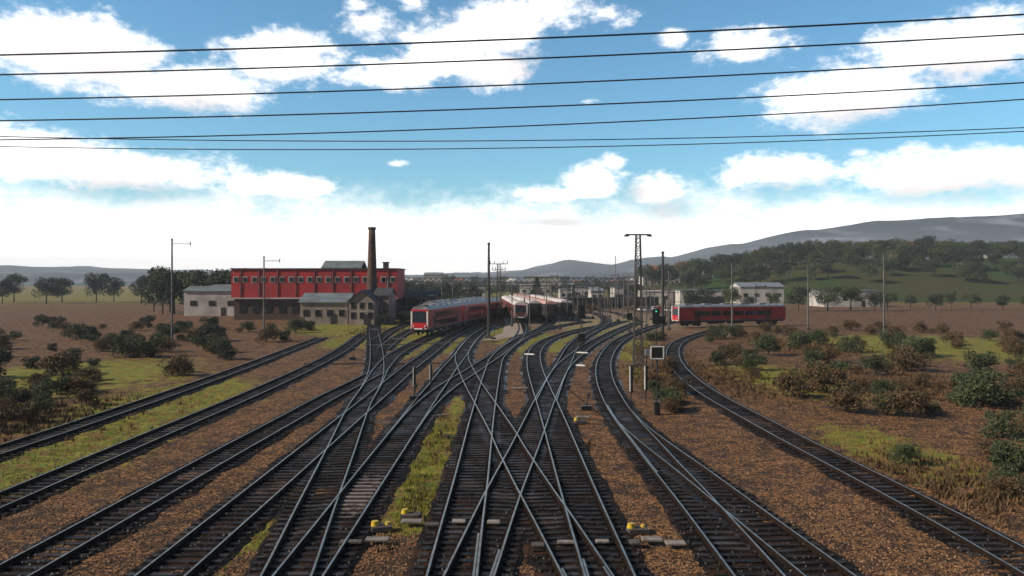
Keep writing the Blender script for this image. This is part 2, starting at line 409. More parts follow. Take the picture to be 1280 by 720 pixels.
# disused thin rail across the brown gravel on the right
b = MB()
pts = [P(690, 470, -.2), P(705, 482, -.2), P(732, 504, -.2), P(754, 521, -.2), P(771, 533, -.2)]
b.tube(pts, .07, 6); tag(b.build('loose_rail', M['rust']), 'thin rusty rail lying slantwise across the brown gravel', 'loose rail')

# ------------------------------------------------------------------ ballast stones, grass (stuff)
def near_track(x, y, r):
    for path in tracks:
        for p in path[::2]:
            if abs(p.y - y) < r + 1 and (p.x - x) ** 2 + (p.y - y) ** 2 < r * r: return True
    return False
def stones(name, n, dark, m, size):
    b = MB(); cnt = 0
    while cnt < n:
        Y = 23 + 45 * R.random() ** 1.7; X = (R.random() * 1.3 - .65) * Y
        nt = near_track(X, Y, 1.5)
        if nt != dark: continue
        if dark and near_track(X, Y, .3) and R.random() < .5: continue
        s = size * R.uniform(.5, 1.5); z = (-.2 if dark else gz(X, Y)) + s * .2
        a = R.random() * 6.28
        vs = []
        for k in range(4):
            t = a + k * 1.57 + R.uniform(-.3, .3); vs.append((X + math.cos(t) * s * R.uniform(.7, 1.1), Y + math.sin(t) * s * R.uniform(.7, 1.1), z + s * R.uniform(-.3, .3)))
        vs += [(X + R.uniform(-.3, .3) * s, Y, z + s * .8), (X, Y, z - s * .6)]
        b.add(vs, [(0, 1, 4), (1, 2, 4), (2, 3, 4), (3, 0, 4), (1, 0, 5), (2, 1, 5), (3, 2, 5), (0, 3, 5)]); cnt += 1
    o = b.build(name, m); tag(o, kind='stuff', cat='gravel', label='loose rust brown stones scattered over the ground' if not dark else 'loose dark stones between the sleepers')
stones('gravel', 26000, False, M['stone'], .04)
stones('track_gravel', 7000, True, M['stone_d'], .045)

def tufts(name, patches, m, hh, label, dens=1.0):
    b = MB()
    for px, py, a, l, n in patches:
        c = P(px, py)
        for _ in range(int(n * dens)):
            X = c.x + R.gauss(0, a * .55); Y = c.y + R.gauss(0, l * .55)
            if Y < 22 or near_track(X, Y, 1.55): continue
            if noise.noise(Vector((X * .9, Y * .9, 5))) < -.12: continue
            z = gz(X, Y) if Y < 160 else -.27
            for k in range(4):
                t = R.random() * 6.28; h = hh * R.uniform(.5, 1.3); w = hh * .16
                dx, dy = math.cos(t), math.sin(t)
                bx, by = X + R.gauss(0, .08), Y + R.gauss(0, .08)
                b.add([(bx - dy * w, by + dx * w, z - .02), (bx + dy * w, by - dx * w, z - .02), (bx + dx * h * .6, by + dy * h * .6, z + h)], [(0, 1, 2)])
    tag(b.build(name, m), label, 'grass', kind='stuff')
tufts('grass', [(530, 590, 1.0, 5, 2600), (517, 630, .8, 2.6, 1200), (548, 540, 1.0, 6, 1800), (535, 424, 6, 10, 2600), (450, 424, 5, 12, 2200), (560, 432, 3, 7, 1500), (625, 420, 3, 7, 1400), (655, 425, 3, 9, 1500),
                (690, 420, 4, 9, 1500), (745, 412, 5, 12, 1500), (770, 401, 9, 14, 1500), (800, 465, 1.2, 6, 900), (775, 440, 1.2, 8, 700), (200, 500, 6, 14, 2600), (90, 560, 4, 10, 1600), (330, 640, 1.2, 5, 900), (980, 470, 5, 12, 2000), (1120, 560, 3, 8, 1600)],
      M['grassb'], .10, 'yellow green grass and moss between the tracks')
tufts('dry_weeds', [(530, 590, .8, 5, 40), (517, 630, .6, 2.6, 12), (548, 540, .8, 6, 40), (735, 560, .8, 3, 14), (497, 672, .5, 1, 10), (825, 470, 2.2, 9, 1500), (830, 440, 3, 12, 1500), (900, 470, 4, 12, 2000), (1000, 430, 8, 16, 2000), (1150, 480, 6, 12, 1800), (1200, 600, 3, 6, 900), (490, 412, 6, 12, 1500), (585, 405, 3, 12, 1200), (60, 520, 5, 9, 1200)],
      mat('dry weeds', (.13, .075, .028), (.07, .04, .018), .9, 0, .8), .3, 'rust brown dry weeds beside the signals and sidings')

# ------------------------------------------------------------------ trains
def prof_sweep(prof, y0, y1, nose=0):
    b = MB(); n = len(prof)
    vs = [(x, y0, z) for x, z in prof] + [(x, y1, z) for x, z in prof]
    b.add(vs, [(k, (k + 1) % n, n + (k + 1) % n, n + k) for k in range(n)] + [tuple(range(n))[::-1], tuple(range(n, 2 * n))])
    return b
def carriage(L=24, Hh=4.6, body='red', roof='roofgrey', label='', double=False, cab=True, group=None, panto=True, lower=None):
    r = empty('railway_carriage', (0, 0, 0), 0, label, 'train carriage', group)
    W = 1.42; zf = 1.0; zr = Hh - .65
    bodyp = [(-W, zf), (W, zf), (W, zr), (W - .04, zr + .1), (-W + .04, zr + .1), (-W, zr)]
    bb = prof_sweep(bodyp, .35 if cab else 0, L)
    if cab:     # sloping nose
        bb.add([(-W + .1, .02, zf), (W - .1, .02, zf), (W - .1, .12, zf + 1.1), (W - .12, .34, zr), (-W + .12, .34, zr), (-W + .1, .12, zf + 1.1),
                (-W, .35, zf), (W, .35, zf), (W, .35, zr), (-W, .35, zr)],
               [(0, 1, 2, 5), (5, 2, 3, 4), (0, 5, 4, 9, 6), (1, 7, 8, 3, 2), (0, 6, 7, 1), (4, 3, 8, 9)])
    bo = bb.build('body', M[body], r, bevel=.05)
    rp = [(-W, zr + .1), (W, zr + .1), (W - .12, zr + .32), (W - .5, zr + .53), (0, Hh), (-W + .5, zr + .53), (-W + .12, zr + .32)]
    ro = prof_sweep(rp, .5 if cab else .1, L - .1)
    for k in range(5):
        ro.box((0, 2.8 + k * (L - 5) / 4.6, Hh + .05), (1.1, 1.6, .18))
    ro.build('roof', M[roof], r)
    # window rows on both sides
    rows = ((1.45, 2.3), (2.75, 3.65)) if double else ((2.0, 2.9),)
    nw = 8
    doors = (4.0, L - 4.0)
    for s in (-1, 1):
        for z0, z1 in rows:
            for k in range(nw):
                y = 2 + (L - 4) * (k + .5) / nw
                if min(abs(y - d) for d in doors) < 1.3: continue
                MB().box((s * (W + .004), y, (z0 + z1) / 2), (.03, (L - 4) / nw * .88, z1 - z0)).build('window', M['glass'], r)
        for d in doors:
            do = MB().box((s * (W + .006), d, 2.1), (.04, 1.3, 2.05)).build('door', M['reddk'] if body == 'red' else M[body], r)
            MB().box((s * (W + .03), d, 2.45), (.02, .8, .8)).build('pane', M['glass'], do)
        MB().box((s * (W + .005), L / 2, zf + .12), (.03, L - .8, .2)).build('stripe', M['galv'] if body == 'red' else M['under'], r)
    if cab:
        # slanted front window: sits just proud of the nose
        z0, z1 = zf + 1.15, zr - .15
        y0, y1 = .12, .30
        b = MB(); b.add([(-1.05, y0 - .05, z0), (1.05, y0 - .05, z0), (1.0, y1 - .05, z1), (-1.0, y1 - .05, z1), (-1.05, y0 + .02, z0), (1.05, y0 + .02, z0), (1.0, y1 + .02, z1), (-1.0, y1 + .02, z1)],
                        [(0, 1, 2, 3), (4, 7, 6, 5), (0, 4, 5, 1), (1, 5, 6, 2), (2, 6, 7, 3), (3, 7, 4, 0)])
        b.build('windscreen', M['glass'], r)
        for s in (-1, 1):
            MB().box((s * 1.30, .16, 2.5), (.24, .14, 2.8)).build('sunlit_edge', M['white'], r)  # white strips stand in for sunlight catching the nose edges
            MB().disc_y((s * .95, .0, zf + .55), .13, .12).build('headlight', M['white'], r)
        MB().box((0, .02, zf + .12), (2.3, .1, .22)).build('front_stripe', M['white'], r)
    else:
        MB().box((0, -.16, 2.4), (.95, .32, 2.3)).build('gangway', M['under'], r)
        for s in (-1, 1): MB().box((s * .95, -.02, 2.6), (.5, .05, .8)).build('window', M['glass'], r)
    for s in (-1, 1):
        b = MB().bar((s * .87, -.55, 1.06), (s * .87, .3, 1.06), .16, n=10); b.disc_y((s * .87, -.58, 1.06), .24, .06)
        b.build('buffer', M['steel'], r)
    b = MB().box((0, L / 2, .88), (2.6, L - .6, .24))
    for k in range(4): b.box(((-1) ** k * .5, L * .33 + k * 2.2, .62), (1.3, 1.5, .4))
    b.build('underframe', M['under'], r)
    for y in (3.4, L - 3.4):
        bg = MB().box((0, y, .62), (2.2, 3.2, .26)).box((-1.05, y, .55), (.12, 3.4, .34)).box((1.05, y, .55), (.12, 3.4, .34)).build('bogie', M['under'], r)
        for dy in (-1.25, 1.25):
            for s in (-1, 1): MB().disc_x((s * .75, y + dy, .46), .46, .13, 20).build('wheel', M['rust'], bg)
    if panto:
        b = MB(); z = Hh + .1; y = 1.9
        b.box((0, y, z), (1.4, 1.6, .1)); 
        for s in (-1, 1): b.bar((s * .5, y - .6, z), (s * .35, y + .8, z + .6), .06); b.bar((s * .35, y + .8, z + .6), (s * .3, y, z + 1.1), .05)
        b.box((0, y, z + 1.12), (1.7, .12, .06)); b.build('pantograph', M['galv'], r)
    return r
def put(o, loc, rz): o.location = loc; o.rotation_euler = (0, 0, rz); return o
def heading(a, b):  # rotation so that local +Y points from a to b
    d = b - a; return math.atan2(-d.x, d.y)
def consist(protoargs, a, b, n, L, labels, group):
    rz = heading(a, b); d = (b - a).normalized(); out = []
    for k in range(n):
        kw = dict(protoargs)
        if kw.get('body') == 'under': kw['cab'] = False
        if k > 0: kw['cab'] = False; kw['panto'] = False
        key = str(sorted(kw.items()))
        if key not in CP: o = CP[key] = carriage(L=L, label=labels[k], group=group, **kw)
        else: o = copy_tree(CP[key])
        o['label'] = labels[k]; o['group'] = group
        put(o, a + d * (k * (L + .9)), rz); out.append(o)
    return out
CP = {}
G1 = 'red double deck trains parked left of the tall dark pole'
tz = Vector((0, 0, 0))
fa, fb = P(524, 420), Vector((-6.6, 178, 0))
consist(dict(Hh=4.75, double=True), fa, fb, 2, 24, ['front red double deck cab car nearest the camera, nose facing the grass', 'second red carriage coupled behind the front red cab car'], G1)
off = Vector((4.6, 0, 0))
consist(dict(Hh=4.5, double=True), Vector((-10.6, 158, 0)), Vector((-3.9, 206, 0)), 2, 24, ['red cab car set back to the right of the front red train', 'rear carriage of the red train set back on the right'], G1)
consist(dict(Hh=4.5, double=True), Vector((-17.0, 168, 0)), Vector((-8.0, 216, 0)), 2, 24, ['red ended carriage seen over the roof of the front red train', 'furthest red carriage behind the parked red trains'], G1)
G2 = 'pale roofed carriages in rows in the middle of the yard'
def rowc(px, Yf, slope, n, roof, body, ll, h=4.2):
    a = A(px, Yf); b_ = Vector((a.x + slope[0], a.y + slope[1], 0))
    consist(dict(Hh=h, roof=roof, body=body, panto=False), a, b_, n, 24, ll, G2)
rowc(651, 172, (-4.5, 90), 3, 'roofpale', 'reddk', ['grey roofed carriage with red nose, leftmost of the four middle rows', 'second carriage of the leftmost middle row', 'third carriage of the leftmost middle row'])
rowc(669, 186, (-6.5, 90), 3, 'roofpale', 'under', ['white roofed dark carriage, second of the four middle rows', 'second carriage of the white roofed row', 'third carriage of the white roofed row'])
rowc(689, 180, (-6.5, 90), 4, 'roofpink', 'under', ['pink roofed carriage with black end, third of the four middle rows', 'second carriage of the pink roofed row', 'third carriage of the pink roofed row', 'fourth carriage of the pink roofed row'])
rowc(708, 192, (-7.5, 90), 3, 'roofpale', 'under', ['dark carriage at the right end of the middle rows', 'second carriage of the right end row', 'third carriage of the right end row'])
o = carriage(L=24, Hh=4.2, panto=False, label='red carriage standing at the right edge behind the green lit signal')
put(o, Vector((31.2, 158, 0)), math.radians(-72))

# ------------------------------------------------------------------ masts and poles
def lattice(h, w0, w1, step, chord, br):
    b = MB()
    def cn(z):
        w = w0 + (w1 - w0) * z / h; return [Vector((sx * w / 2, sy * w / 2, z)) for sx, sy in ((-1, -1), (1, -1), (1, 1), (-1, 1))]
    z = 0; k = 0
    while z < h - .01:
        z2 = min(h, z + step); a, c = cn(z), cn(z2)
        for i in range(4):
            j = (i + 1) % 4
            b.bar(a[i], c[i], chord)
            b.bar(a[i], a[j], br)
            b.bar(a[i] if k % 2 else a[j], c[j] if k % 2 else c[i], br)
        z = z2; k += 1
    return b
def tmast(name_label, loc, h, arm, w0=.75, w1=.38, rz=0, s=1.0):
    r = empty('lighting_mast', loc, rz, name_label, 'lattice mast', 'lattice lighting masts with T shaped tops')
    lattice(h, w0, w1, .75, .085, .045).build('lattice_shaft', M['steel'], r)
    MB().box((0, 0, .2), (1.3, 1.3, .5)).build('footing', M['concrete_d'], r)
    b = MB()
    b.box((0, .12, h + .05), (arm * .9, .09, .1)).box((0, -.12, h + .05), (arm * .9, .09, .1))
    b.box((0, 0, h + .12), (arm * .96, .4, .04)); b.build('crossarm', M['steel'], r)
    for sx in (-1, 1):
        l = MB().box((sx * arm * .42, 0, h - .06), (arm * .17, .45, .14)).build('lamp', M['galv'], r)
    b = MB()
    for k in range(int(h / .45)): b.bar((-.16, -w0 * .38, .5 + k * .45), (.16, -w0 * .38, .5 + k * .45), .03)
    for s_ in (-1, 1): b.bar((s_ * .16, -w0 * .38, .3), (s_ * .16, -w0 * .38, h - .2), .035)
    b.build('ladder', M['steel'], r)
    return r
p = P(800, 456); tmast('tall dark lattice mast with a T top beside the curving track and square sign', (p.x - .2, p.y, -.3), H + (HY - 293) / F * p.y + .3 - .1, 2.9, .95, .45)
# slim pole left of centre
def pole(label, px, base, top, w, arm=None, group='tall poles of the yard', m='steel', name='mast', cap=True):
    p = P(px, base, -.2); h = H + (HY - top) / F * p.y + .2
    r = empty(name, (p.x, p.y, -.25), 0, label, 'pole', group)
    b = MB().bar((0, 0, 0), (0, 0, h), w, n=10, w2=w * .72); b.build('shaft', M[m], r)
    MB().box((0, 0, .2), (w * 2.4, w * 2.4, .5)).build('footing', M['concrete_d'], r)
    if cap: MB().lathe((0, 0, h), [(w * .5, 0), (w * .5, .15), (w * .2, .3)], 10).build('cap', M['steel'], r)
    if arm:
        b = MB()
        for (z, l, sd) in arm:
            b.bar((-l if sd != 1 else 0, 0, h - z), (l if sd != -1 else 0, 0, h - z), .09 * max(1, p.y / 150))
            for x in ((-l, l) if sd == 0 else ((sd * l),)) if sd == 0 else (sd * l,):
                b.bar((x, 0, h - z - .25), (x, 0, h - z + .35), .12 * max(1, p.y / 150))
        b.build('crossarm', M[m], r)
    return r
pole('tall slim dark pole between the red trains and the pale carriages', 611, 423, 305, .48)
pole('thick dark post with a small lamp head at the right edge', 828.5, 421, 316, .5)
# double armed tower behind the slim pole
p = P(623.5, 398); hh = H + (HY - 328) / F * p.y
r = empty('power_tower', (p.x, p.y, -.25), 0, 'distant latticed power tower with two crossarms just right of the slim pole', 'tower')
lattice(hh, 1.3, .6, 1.6, .14, .08).build('lattice_shaft', M['steel'], r)
for z, l in ((.1, 2.0), (1.5, 1.5)):
    b = MB().box((0, 0, hh - z), (2 * l, .2, .16))
    for k in (-1, -.5, .5, 1): b.bar((k * l, 0, hh - z), (k * l, 0, hh - z + .7), .14)
    b.build('crossarm', M['steel'], r)
for (px, base, top, w, arm, lab) in [
    (769.5, 392, 321, .26, None, 'thin pale pole rising beside the white sheds'),
    (756, 396, 346, .24, ((.5, 2.4, -1),), 'thin catenary mast left of the white sheds'),
    (683, 404, 352, .24, ((.4, 2.2, 1),), 'thin catenary mast in front of the pink roofed row'),
    (662, 412, 362, .22, ((.4, 2.2, 1),), 'thin catenary mast in front of the leftmost middle row'),
    (709, 400, 356, .24, ((.4, 2.4, -1),), 'thin catenary mast at the right end of the middle rows'),
    (741, 398, 352, .24, ((.4, 2.4, -1),), 'thin catenary mast over the sandy loop'),
    (808, 408, 342, .3, None, 'plain pole just right of the lattice mast'),
    (836, 412, 338, .3, None, 'pale pole beside the thick dark post at the right edge'),
    (485, 402, 349, .5, None, 'white pillar in front of the red factory'),
    (493, 330, 322, .1, None, None),
    (640, 408, 356, .24, ((.4, 2.2, 1),), 'thin catenary mast behind the gravel path'),
    (780, 398, 356, .24, None, 'short pole left of the lattice mast'),
    (915, 420, 330, .3, ((.5, 2.6, -1),), 'catenary mast right of the red carriage'),
    (1010, 412, 332, .3, ((.5, 2.6, -1),), 'catenary mast in the right background'),
    (1105, 424, 318, .3, ((.5, 2.6, -1),), 'catenary mast below the right hillside'),
    (330, 418, 322, .3, ((.5, 2.6, 1),), 'catenary mast before the left end of the red factory'),
    (215, 430, 300, .3, ((.5, 2.6, 1),), 'catenary mast at the left before the trees')]:
    if lab is None: continue
    pole(lab, px, base, top, w, arm, m='galv', name='catenary_mast' if arm else 'pole', group='thin poles of the yard')

# ------------------------------------------------------------------ signals and signs
def signal(label, px, base, heads, post=.14, lit=None, ladder=True):
    p = P(px, base, -.2); s = p.y / F
    r = empty('railway_signal', (p.x, p.y, -.25), 0, label, 'railway signal', 'signals of the yard')
    zt = max(H + (HY - h[0]) * s + .25 for h in heads)
    MB().bar((0, .12, 0), (0, .12, zt - .1), post, n=8).build('post', M['steel'], r)
    MB().box((0, .1, .25), (.6, .6, .4)).build('footing', M['concrete_d'], r)
    for (t, b_, w, dx) in heads:
        z0, z1 = H + (HY - b_) * s + .25, H + (HY - t) * s + .25; w *= s; dx *= s
        hd = MB().box((dx, 0, (z0 + z1) / 2), (w, .12, z1 - z0)).build('signal_head', M['black'], r, bevel=.02)
        n = 3 if (z1 - z0) > w * 1.2 else 2
        for k in range(n):
            zz = z0 + (z1 - z0) * (k + .5) / n
            hb = MB(); N = 12
            hb.lathe((0, 0, 0), [(.13, 0), (.13, .2), (.115, .2), (.115, .0)], N)
            hb.v = [(x + dx, -z - .05, y + zz) for x, y, z in hb.v]
            hb.build('hood', M['black'], hd)
            if lit == (t, k):
                MB().disc_y((dx, -.08, zz), .11, .04).build('lens', M['green'], hd)
    if ladder:
        b = MB()
        for k in range(int(zt / .35)): b.bar((-.18, .25, .3 + k * .35), (.18, .25, .3 + k * .35), .03)
        for s_ in (-1, 1): b.bar((s_ * .18, .25, .1), (s_ * .18, .25, zt - .3), .035)
        b.build('ladder', M['steel'], r)
    return r
signal('dark twin headed signal between the pale carriages and the sandy loop', 727, 430, [(381, 398, 9, 0), (417, 428, 9, 0)])
signal('black signal with a green light by the right edge, in front of the thick post', 820, 436, [(386, 405, 9, 0), (395, 405, 8, 8)], lit=(386, 2))
signal('small black signal left of the tall lattice mast', 787, 415, [(391, 400, 7, 0)], ladder=False)
signal('dark signal beside the sandy track right of the pale carriages', 700, 412, [(384, 394, 6, 0)], ladder=False)
# square framed sign
def sqsign(label, px, base, cx0, cx1, t, b_):
    p = P(px, base, -.2); s = p.y / F; z0, z1 = H + (HY - b_) * s + .25, H + (HY - t) * s + .25; w = (cx1 - cx0) * s
    r = empty('square_sign', (p.x, p.y, -.25), 0, label, 'sign', 'square framed signs on posts')
    MB().box((0, .07, z0 / 2 + .05), (.09, .09, z0)).build('post', M['steel'], r)
    MB().box((0, 0, (z0 + z1) / 2), (w * .88, .05, (z1 - z0) * .88)).build('panel', M['black'], r)
    b = MB(); f = w * .085; zc = (z0 + z1) / 2; hh = z1 - z0
    b.box((0, -.01, z1 - f / 2), (w, .08, f)).box((0, -.01, z0 + f / 2), (w, .08, f))
    b.box((-w / 2 + f / 2, -.01, zc), (f, .08, hh - 2 * f - .01)).box((w / 2 - f / 2, -.01, zc), (f, .08, hh - 2 * f - .01))
    b.build('frame', M['white'], r)
    MB().box((0, 0, .45), (.35, .35, .9)).build('base_box', M['black'], r)
sqsign('small black square sign in a white frame below the green lit signal', 821.5, 518, 812, 829, 432.5, 449)
p = P(811, 452); 
b = MB().box((0, 0, 1.55), (.95, .3, .65)); r = empty('relay_box', (P(812, 456).x, P(812, 456).y, -.25), 0, 'small pale box on a stand between the lattice mast and square sign', 'box')
b.build('cabinet', M['white'], r, bevel=.03); MB().box((-.3, 0, .65), (.08, .08, 1.3)).box((.3, 0, .65), (.08, .08, 1.3)).build('stand', M['steel'], r)
# black and white marker posts
def marker(label, px, base, top, rz=0):
    p = P(px, base, -.2); h = H + .25 + (HY - top) / F * p.y
    r = empty('marker_post', (p.x, p.y, -.25), rz, label, 'marker post', 'black and white marker posts')
    MB().box((0, .06, h * .3), (.08, .08, h * .6)).build('stake', M['steel'], r)
    MB().box((.035, 0, h * .66), (.17, .16, h * .64)).build('board', M['black'], r)
    b = MB().box((-.085, -.005, h * .66), (.07, .17, h * .66)); b.build('white_face', M['white'], r)
    MB().box((0, .0, h * .985), (.24, .18, h * .03)).build('cap', M['galv'], r)
    MB().box((0, .03, h * .33), (.5, .2, .07)).build('bracket', M['black'], r)
marker('left of the two marker posts on the brown gravel left of the crossing', 518, 496, 458)
marker('right of the two marker posts on the brown gravel left of the crossing', 538.5, 484, 455)
marker('left of the two marker posts at the foot of the lattice mast', 789, 505, 456)
marker('right of the two marker posts at the foot of the lattice mast', 807.5, 502, 456)
# small dark point lever stands
def lever(label, px, base):
    p = P(px, base, -.2)
    r = empty('point_lever', (p.x, p.y, -.25), 0, label, 'point lever', 'point levers beside the tracks')
    MB().box((0, 0, .18), (.7, .45, .3)).build('housing', M['black'], r, bevel=.03)
    MB().bar((0, 0, .3), (.15, 0, 1.05), .07, n=8).lathe((.15, 0, 1.0), [(.02, 0), (.1, .05), (.1, .14), (.02, .2)], 10).build('lever', M['black'], r)
for lab, px, by in [('black point lever right of the crossing on brown gravel', 733, 512), ('black point lever standing on the grass at the foot of the slim pole', 617, 424), ('black point lever under the front red train nose', 508, 443),
                    ('black point lever at the left edge of the left grass', 441, 437), ('black point lever on a brown patch left of the yard tracks', 441, 449), ('black point lever behind the marker posts', 518, 499)]:
    lever(lab, px, by)
# yellow topped point machines
def ymachine(label, px, py, rz, one=False):
    p = P(px, py, -.2)
    r = empty('point_machine', (p.x, p.y, -.27), rz, label, 'point machine', 'yellow topped point machines')
    MB().box((0, 0, .1), (.75, .5, .22)).build('housing', M['concrete_d'], r, bevel=.03)
    b = MB(); b.bar((-.24, 0, .2), (-.24, 0, .37), .3, n=14, w2=.24)
    if not one: b.bar((.22, .05, .2), (.22, .05, .3), .2, n=12, w2=.16)
    b.build('cover', M['yellow'], r)
ymachine('yellow topped point machine at the lower left beside the wet track', 477, 661, .2)
ymachine('small yellow topped point machine at the end of the green strip', 514, 646, 0, True)
ymachine('yellow topped point machine on brown gravel at the lower right', 797, 664, .1)
ymachine('yellow topped point machine beside the black lever right of the crossing', 725, 528, .1, True)
# concrete covers
for k, (x0, x1, y, dp, lab) in enumerate([
    (424, 452, 682, .3, 'concrete cover reaching under the wet track at the lower left'), (456, 486, 679, .35, 'thick concrete cover on brown gravel below the yellow machine'), (501, 527, 656, .35, 'concrete cover at the foot of the green strip'),
    (531, 549, 660, .3, 'concrete cover against the left rail of the ladder'), (565, 582, 656, .35, 'concrete cover between the first two ladder rails'), (609, 625, 657, .35, 'concrete cover left of the ladder centre'),
    (665, 681, 686, .35, 'concrete cover at the lower centre on rusty ballast'), (697, 719, 682, .25, 'concrete cover between the right diagonal rails'), (745, 762, 681, .25, 'concrete cover left of the last ladder rail'),
    (788, 801, 683, .4, 'short concrete cover right of the last ladder rail'), (803, 829, 679, .4, 'concrete cover on brown gravel by the lower right yellow machine'), (833, 858, 684, .4, 'concrete cover at the lower right edge of the gravel'),
    (545, 560, 521, .3, 'pale concrete cover across the top of the green strip'), (640, 660, 486, .3, 'concrete cover between the straight tracks in the middle'), (720, 737, 523, .3, 'concrete cover beside the yellow machine right of the crossing'),
    (824, 845, 509, .35, 'pale concrete cover at the foot of the square sign'), (490, 508, 424, .6, 'pale slab under the red train nose'), (462, 472, 412, .5, 'pale slab on the left track bed'), (474, 480, 412, .5, 'second pale slab on the left track bed')]):
    a, c = P(x0, y, -.17), P(x1, y, -.17)
    o = MB().box((0, 0, 0), ((c - a).length, dp, .09), 0).build('concrete_cover', M['concrete'] if k % 3 else M['concrete_d'])
    o.modifiers.new('bevel', 'BEVEL').width = .02
    o.location = ((a.x + c.x) / 2, a.y + dp / 2, -.085 if y > 500 else -.13); o.rotation_euler = (0, 0, R.uniform(-.03, .03))
    tag(o, lab, 'concrete cover', 'concrete covers across the tracks')
for px, py, w, lab in [(662, 443, 1.3, 'white crossbar on the track at the grass edge'), (728, 441, 1.5, 'white striped marker across the diagonal track'), (726, 457, 1.0, 'pale slab on brown gravel below the white striped marker')]:
    o = MB().box((0, 0, 0), (w, .3, .1)).box((0, 0, .06), (w * .8, .2, .04)).build('white_marker', M['white' if 'white c' in lab or 'white s' in lab else 'concrete']); q = P(px, py); o.location = (q.x, q.y, .02); o.rotation_euler = (0, 0, -.5)
    tag(o, lab, 'marker', 'pale markers lying at the tracks')
# cable ducts crossing the yard
for (x0, y0, x1, y1, w, mm, lab) in [(455, 432, 622, 427, .35, 'gravel', 'pale narrow duct crossing in front of the red train'), (380, 455, 560, 454, .25, 'steel', 'dark narrow duct across the brown gravel left of the crossing'),
                                    (468, 527, 497, 529, .25, 'concrete_d', 'dark duct across the gravel between the left tracks'), (552, 546, 580, 547, .2, 'steel', 'dark rod crossing the green strip'), (618, 560, 700, 560, .1, 'steel', 'thin dark rod under the crossing')]:
    b = MB(); a, c = P(x0, y0, -.2), P(x1, y1, -.2); b.bar(a, c, w * .5, n=4)
    tag(b.build('cable_duct', M[mm]), lab, 'cable duct')
# gravel path
b = MB(); L_ = [(612, 425), (628, 421), (641, 416), (641, 405), (638, 398)]; wd = [1.2, 1.5, 1.8, 1.6, 1.5]
vs = []
for (x, y), w in zip(L_, wd):
    q = P(x, y, -.2); vs += [(q.x - w, q.y, -.19), (q.x + w, q.y - .6, -.19)]
b.add(vs, [(2 * k, 2 * k + 1, 2 * k + 3, 2 * k + 2) for k in range(len(L_) - 1)]); tag(b.build('path', M['gravel']), kind='structure')

# ------------------------------------------------------------------ overhead cables
for k, (y0, y1, Y, w) in enumerate([(57, 41, 16, .036), (82, 66, 17, .034), (114, 98, 19, .034), (142, 127, 21, .036), (166, 150, 24, .036), (177.5, 174, 30, .034), (188, 182, 32, .036)]):
    b = MB(); pts = []
    for i in range(61):
        u = -1 + 2 * i / 60; X = u * Y * 1.9
        px = 640 + X / Y * F
        py = y0 + (y1 - y0) * (px - 438) / 404
        z = H + (HY - py) / F * Y + .0009 * X * X - .0009 * 2
        pts.append((X, Y, z))
    b.tube(pts, w, 6)
    nm = ['topmost', 'second from top', 'third from top', 'fourth from top', 'fifth from top', 'sixth from top, thinner', 'lowest'][k]
    tag(b.build('overhead_cable', M['cable']), '%s of the seven dark cables across the sky' % nm, 'cable', 'dark cables stretched across the sky')

# ------------------------------------------------------------------ buildings
def building(name, label, cat, x0, x1, y0, y1, h, wall, roofm, roof='gable', rh=2.0, axis='x', win=None, group=None, base=-.3, winm='glass', door=True):
    cx, cy = (x0 + x1) / 2, (y0 + y1) / 2; w, d = x1 - x0, y1 - y0
    r = empty(name, (cx, cy, base), 0, label, cat, group)
    h0 = h - base
    b = MB().box((0, 0, h0 / 2), (w, d, h0))
    if roof == 'gable':
        if axis == 'x':
            for s in (-1, 1): b.add([(s * w / 2, -d / 2, h0), (s * w / 2, d / 2, h0), (s * w / 2, 0, h0 + rh * .97), (s * (w / 2 - .2), -d / 2, h0), (s * (w / 2 - .2), d / 2, h0), (s * (w / 2 - .2), 0, h0 + rh * .97)], [(0, 1, 2), (3, 5, 4), (0, 2, 5, 3), (1, 4, 5, 2)])
        else:
            for s in (-1, 1): b.add([(-w / 2, s * d / 2, h0), (w / 2, s * d / 2, h0), (0, s * d / 2, h0 + rh * .97), (-w / 2, s * (d / 2 - .2), h0), (w / 2, s * (d / 2 - .2), h0), (0, s * (d / 2 - .2), h0 + rh * .97)], [(0, 1, 2), (3, 5, 4), (0, 2, 5, 3), (1, 4, 5, 2)])
    b.build('wall', M[wall], r)
    if roof == 'gable': MB().gable((0, 0, h0 + .01), (w, d), rh, .35, axis).build('roof', M[roofm], r)
    else: MB().box((0, 0, h0 + .12), (w + .5, d + .5, .22)).build('roof', M[roofm], r)
    if win:
        nx, rows, ww, wh = win
        for rz_ in rows:
            for k in range(nx):
                X = -w / 2 + w * (k + .5) / nx
                f = MB().box((X, -d / 2 - .03, rz_), (ww + .16, .1, wh + .16)).build('window', M['plaster'], r)
                MB().box((X, -d / 2 - .09, rz_), (ww, .04, wh)).build('pane', M[winm], f)
    if door: MB().box((w * .2, -d / 2 - .04, 1.1), (1.2, .1, 2.2)).build('door', M['under'], r)
    return r
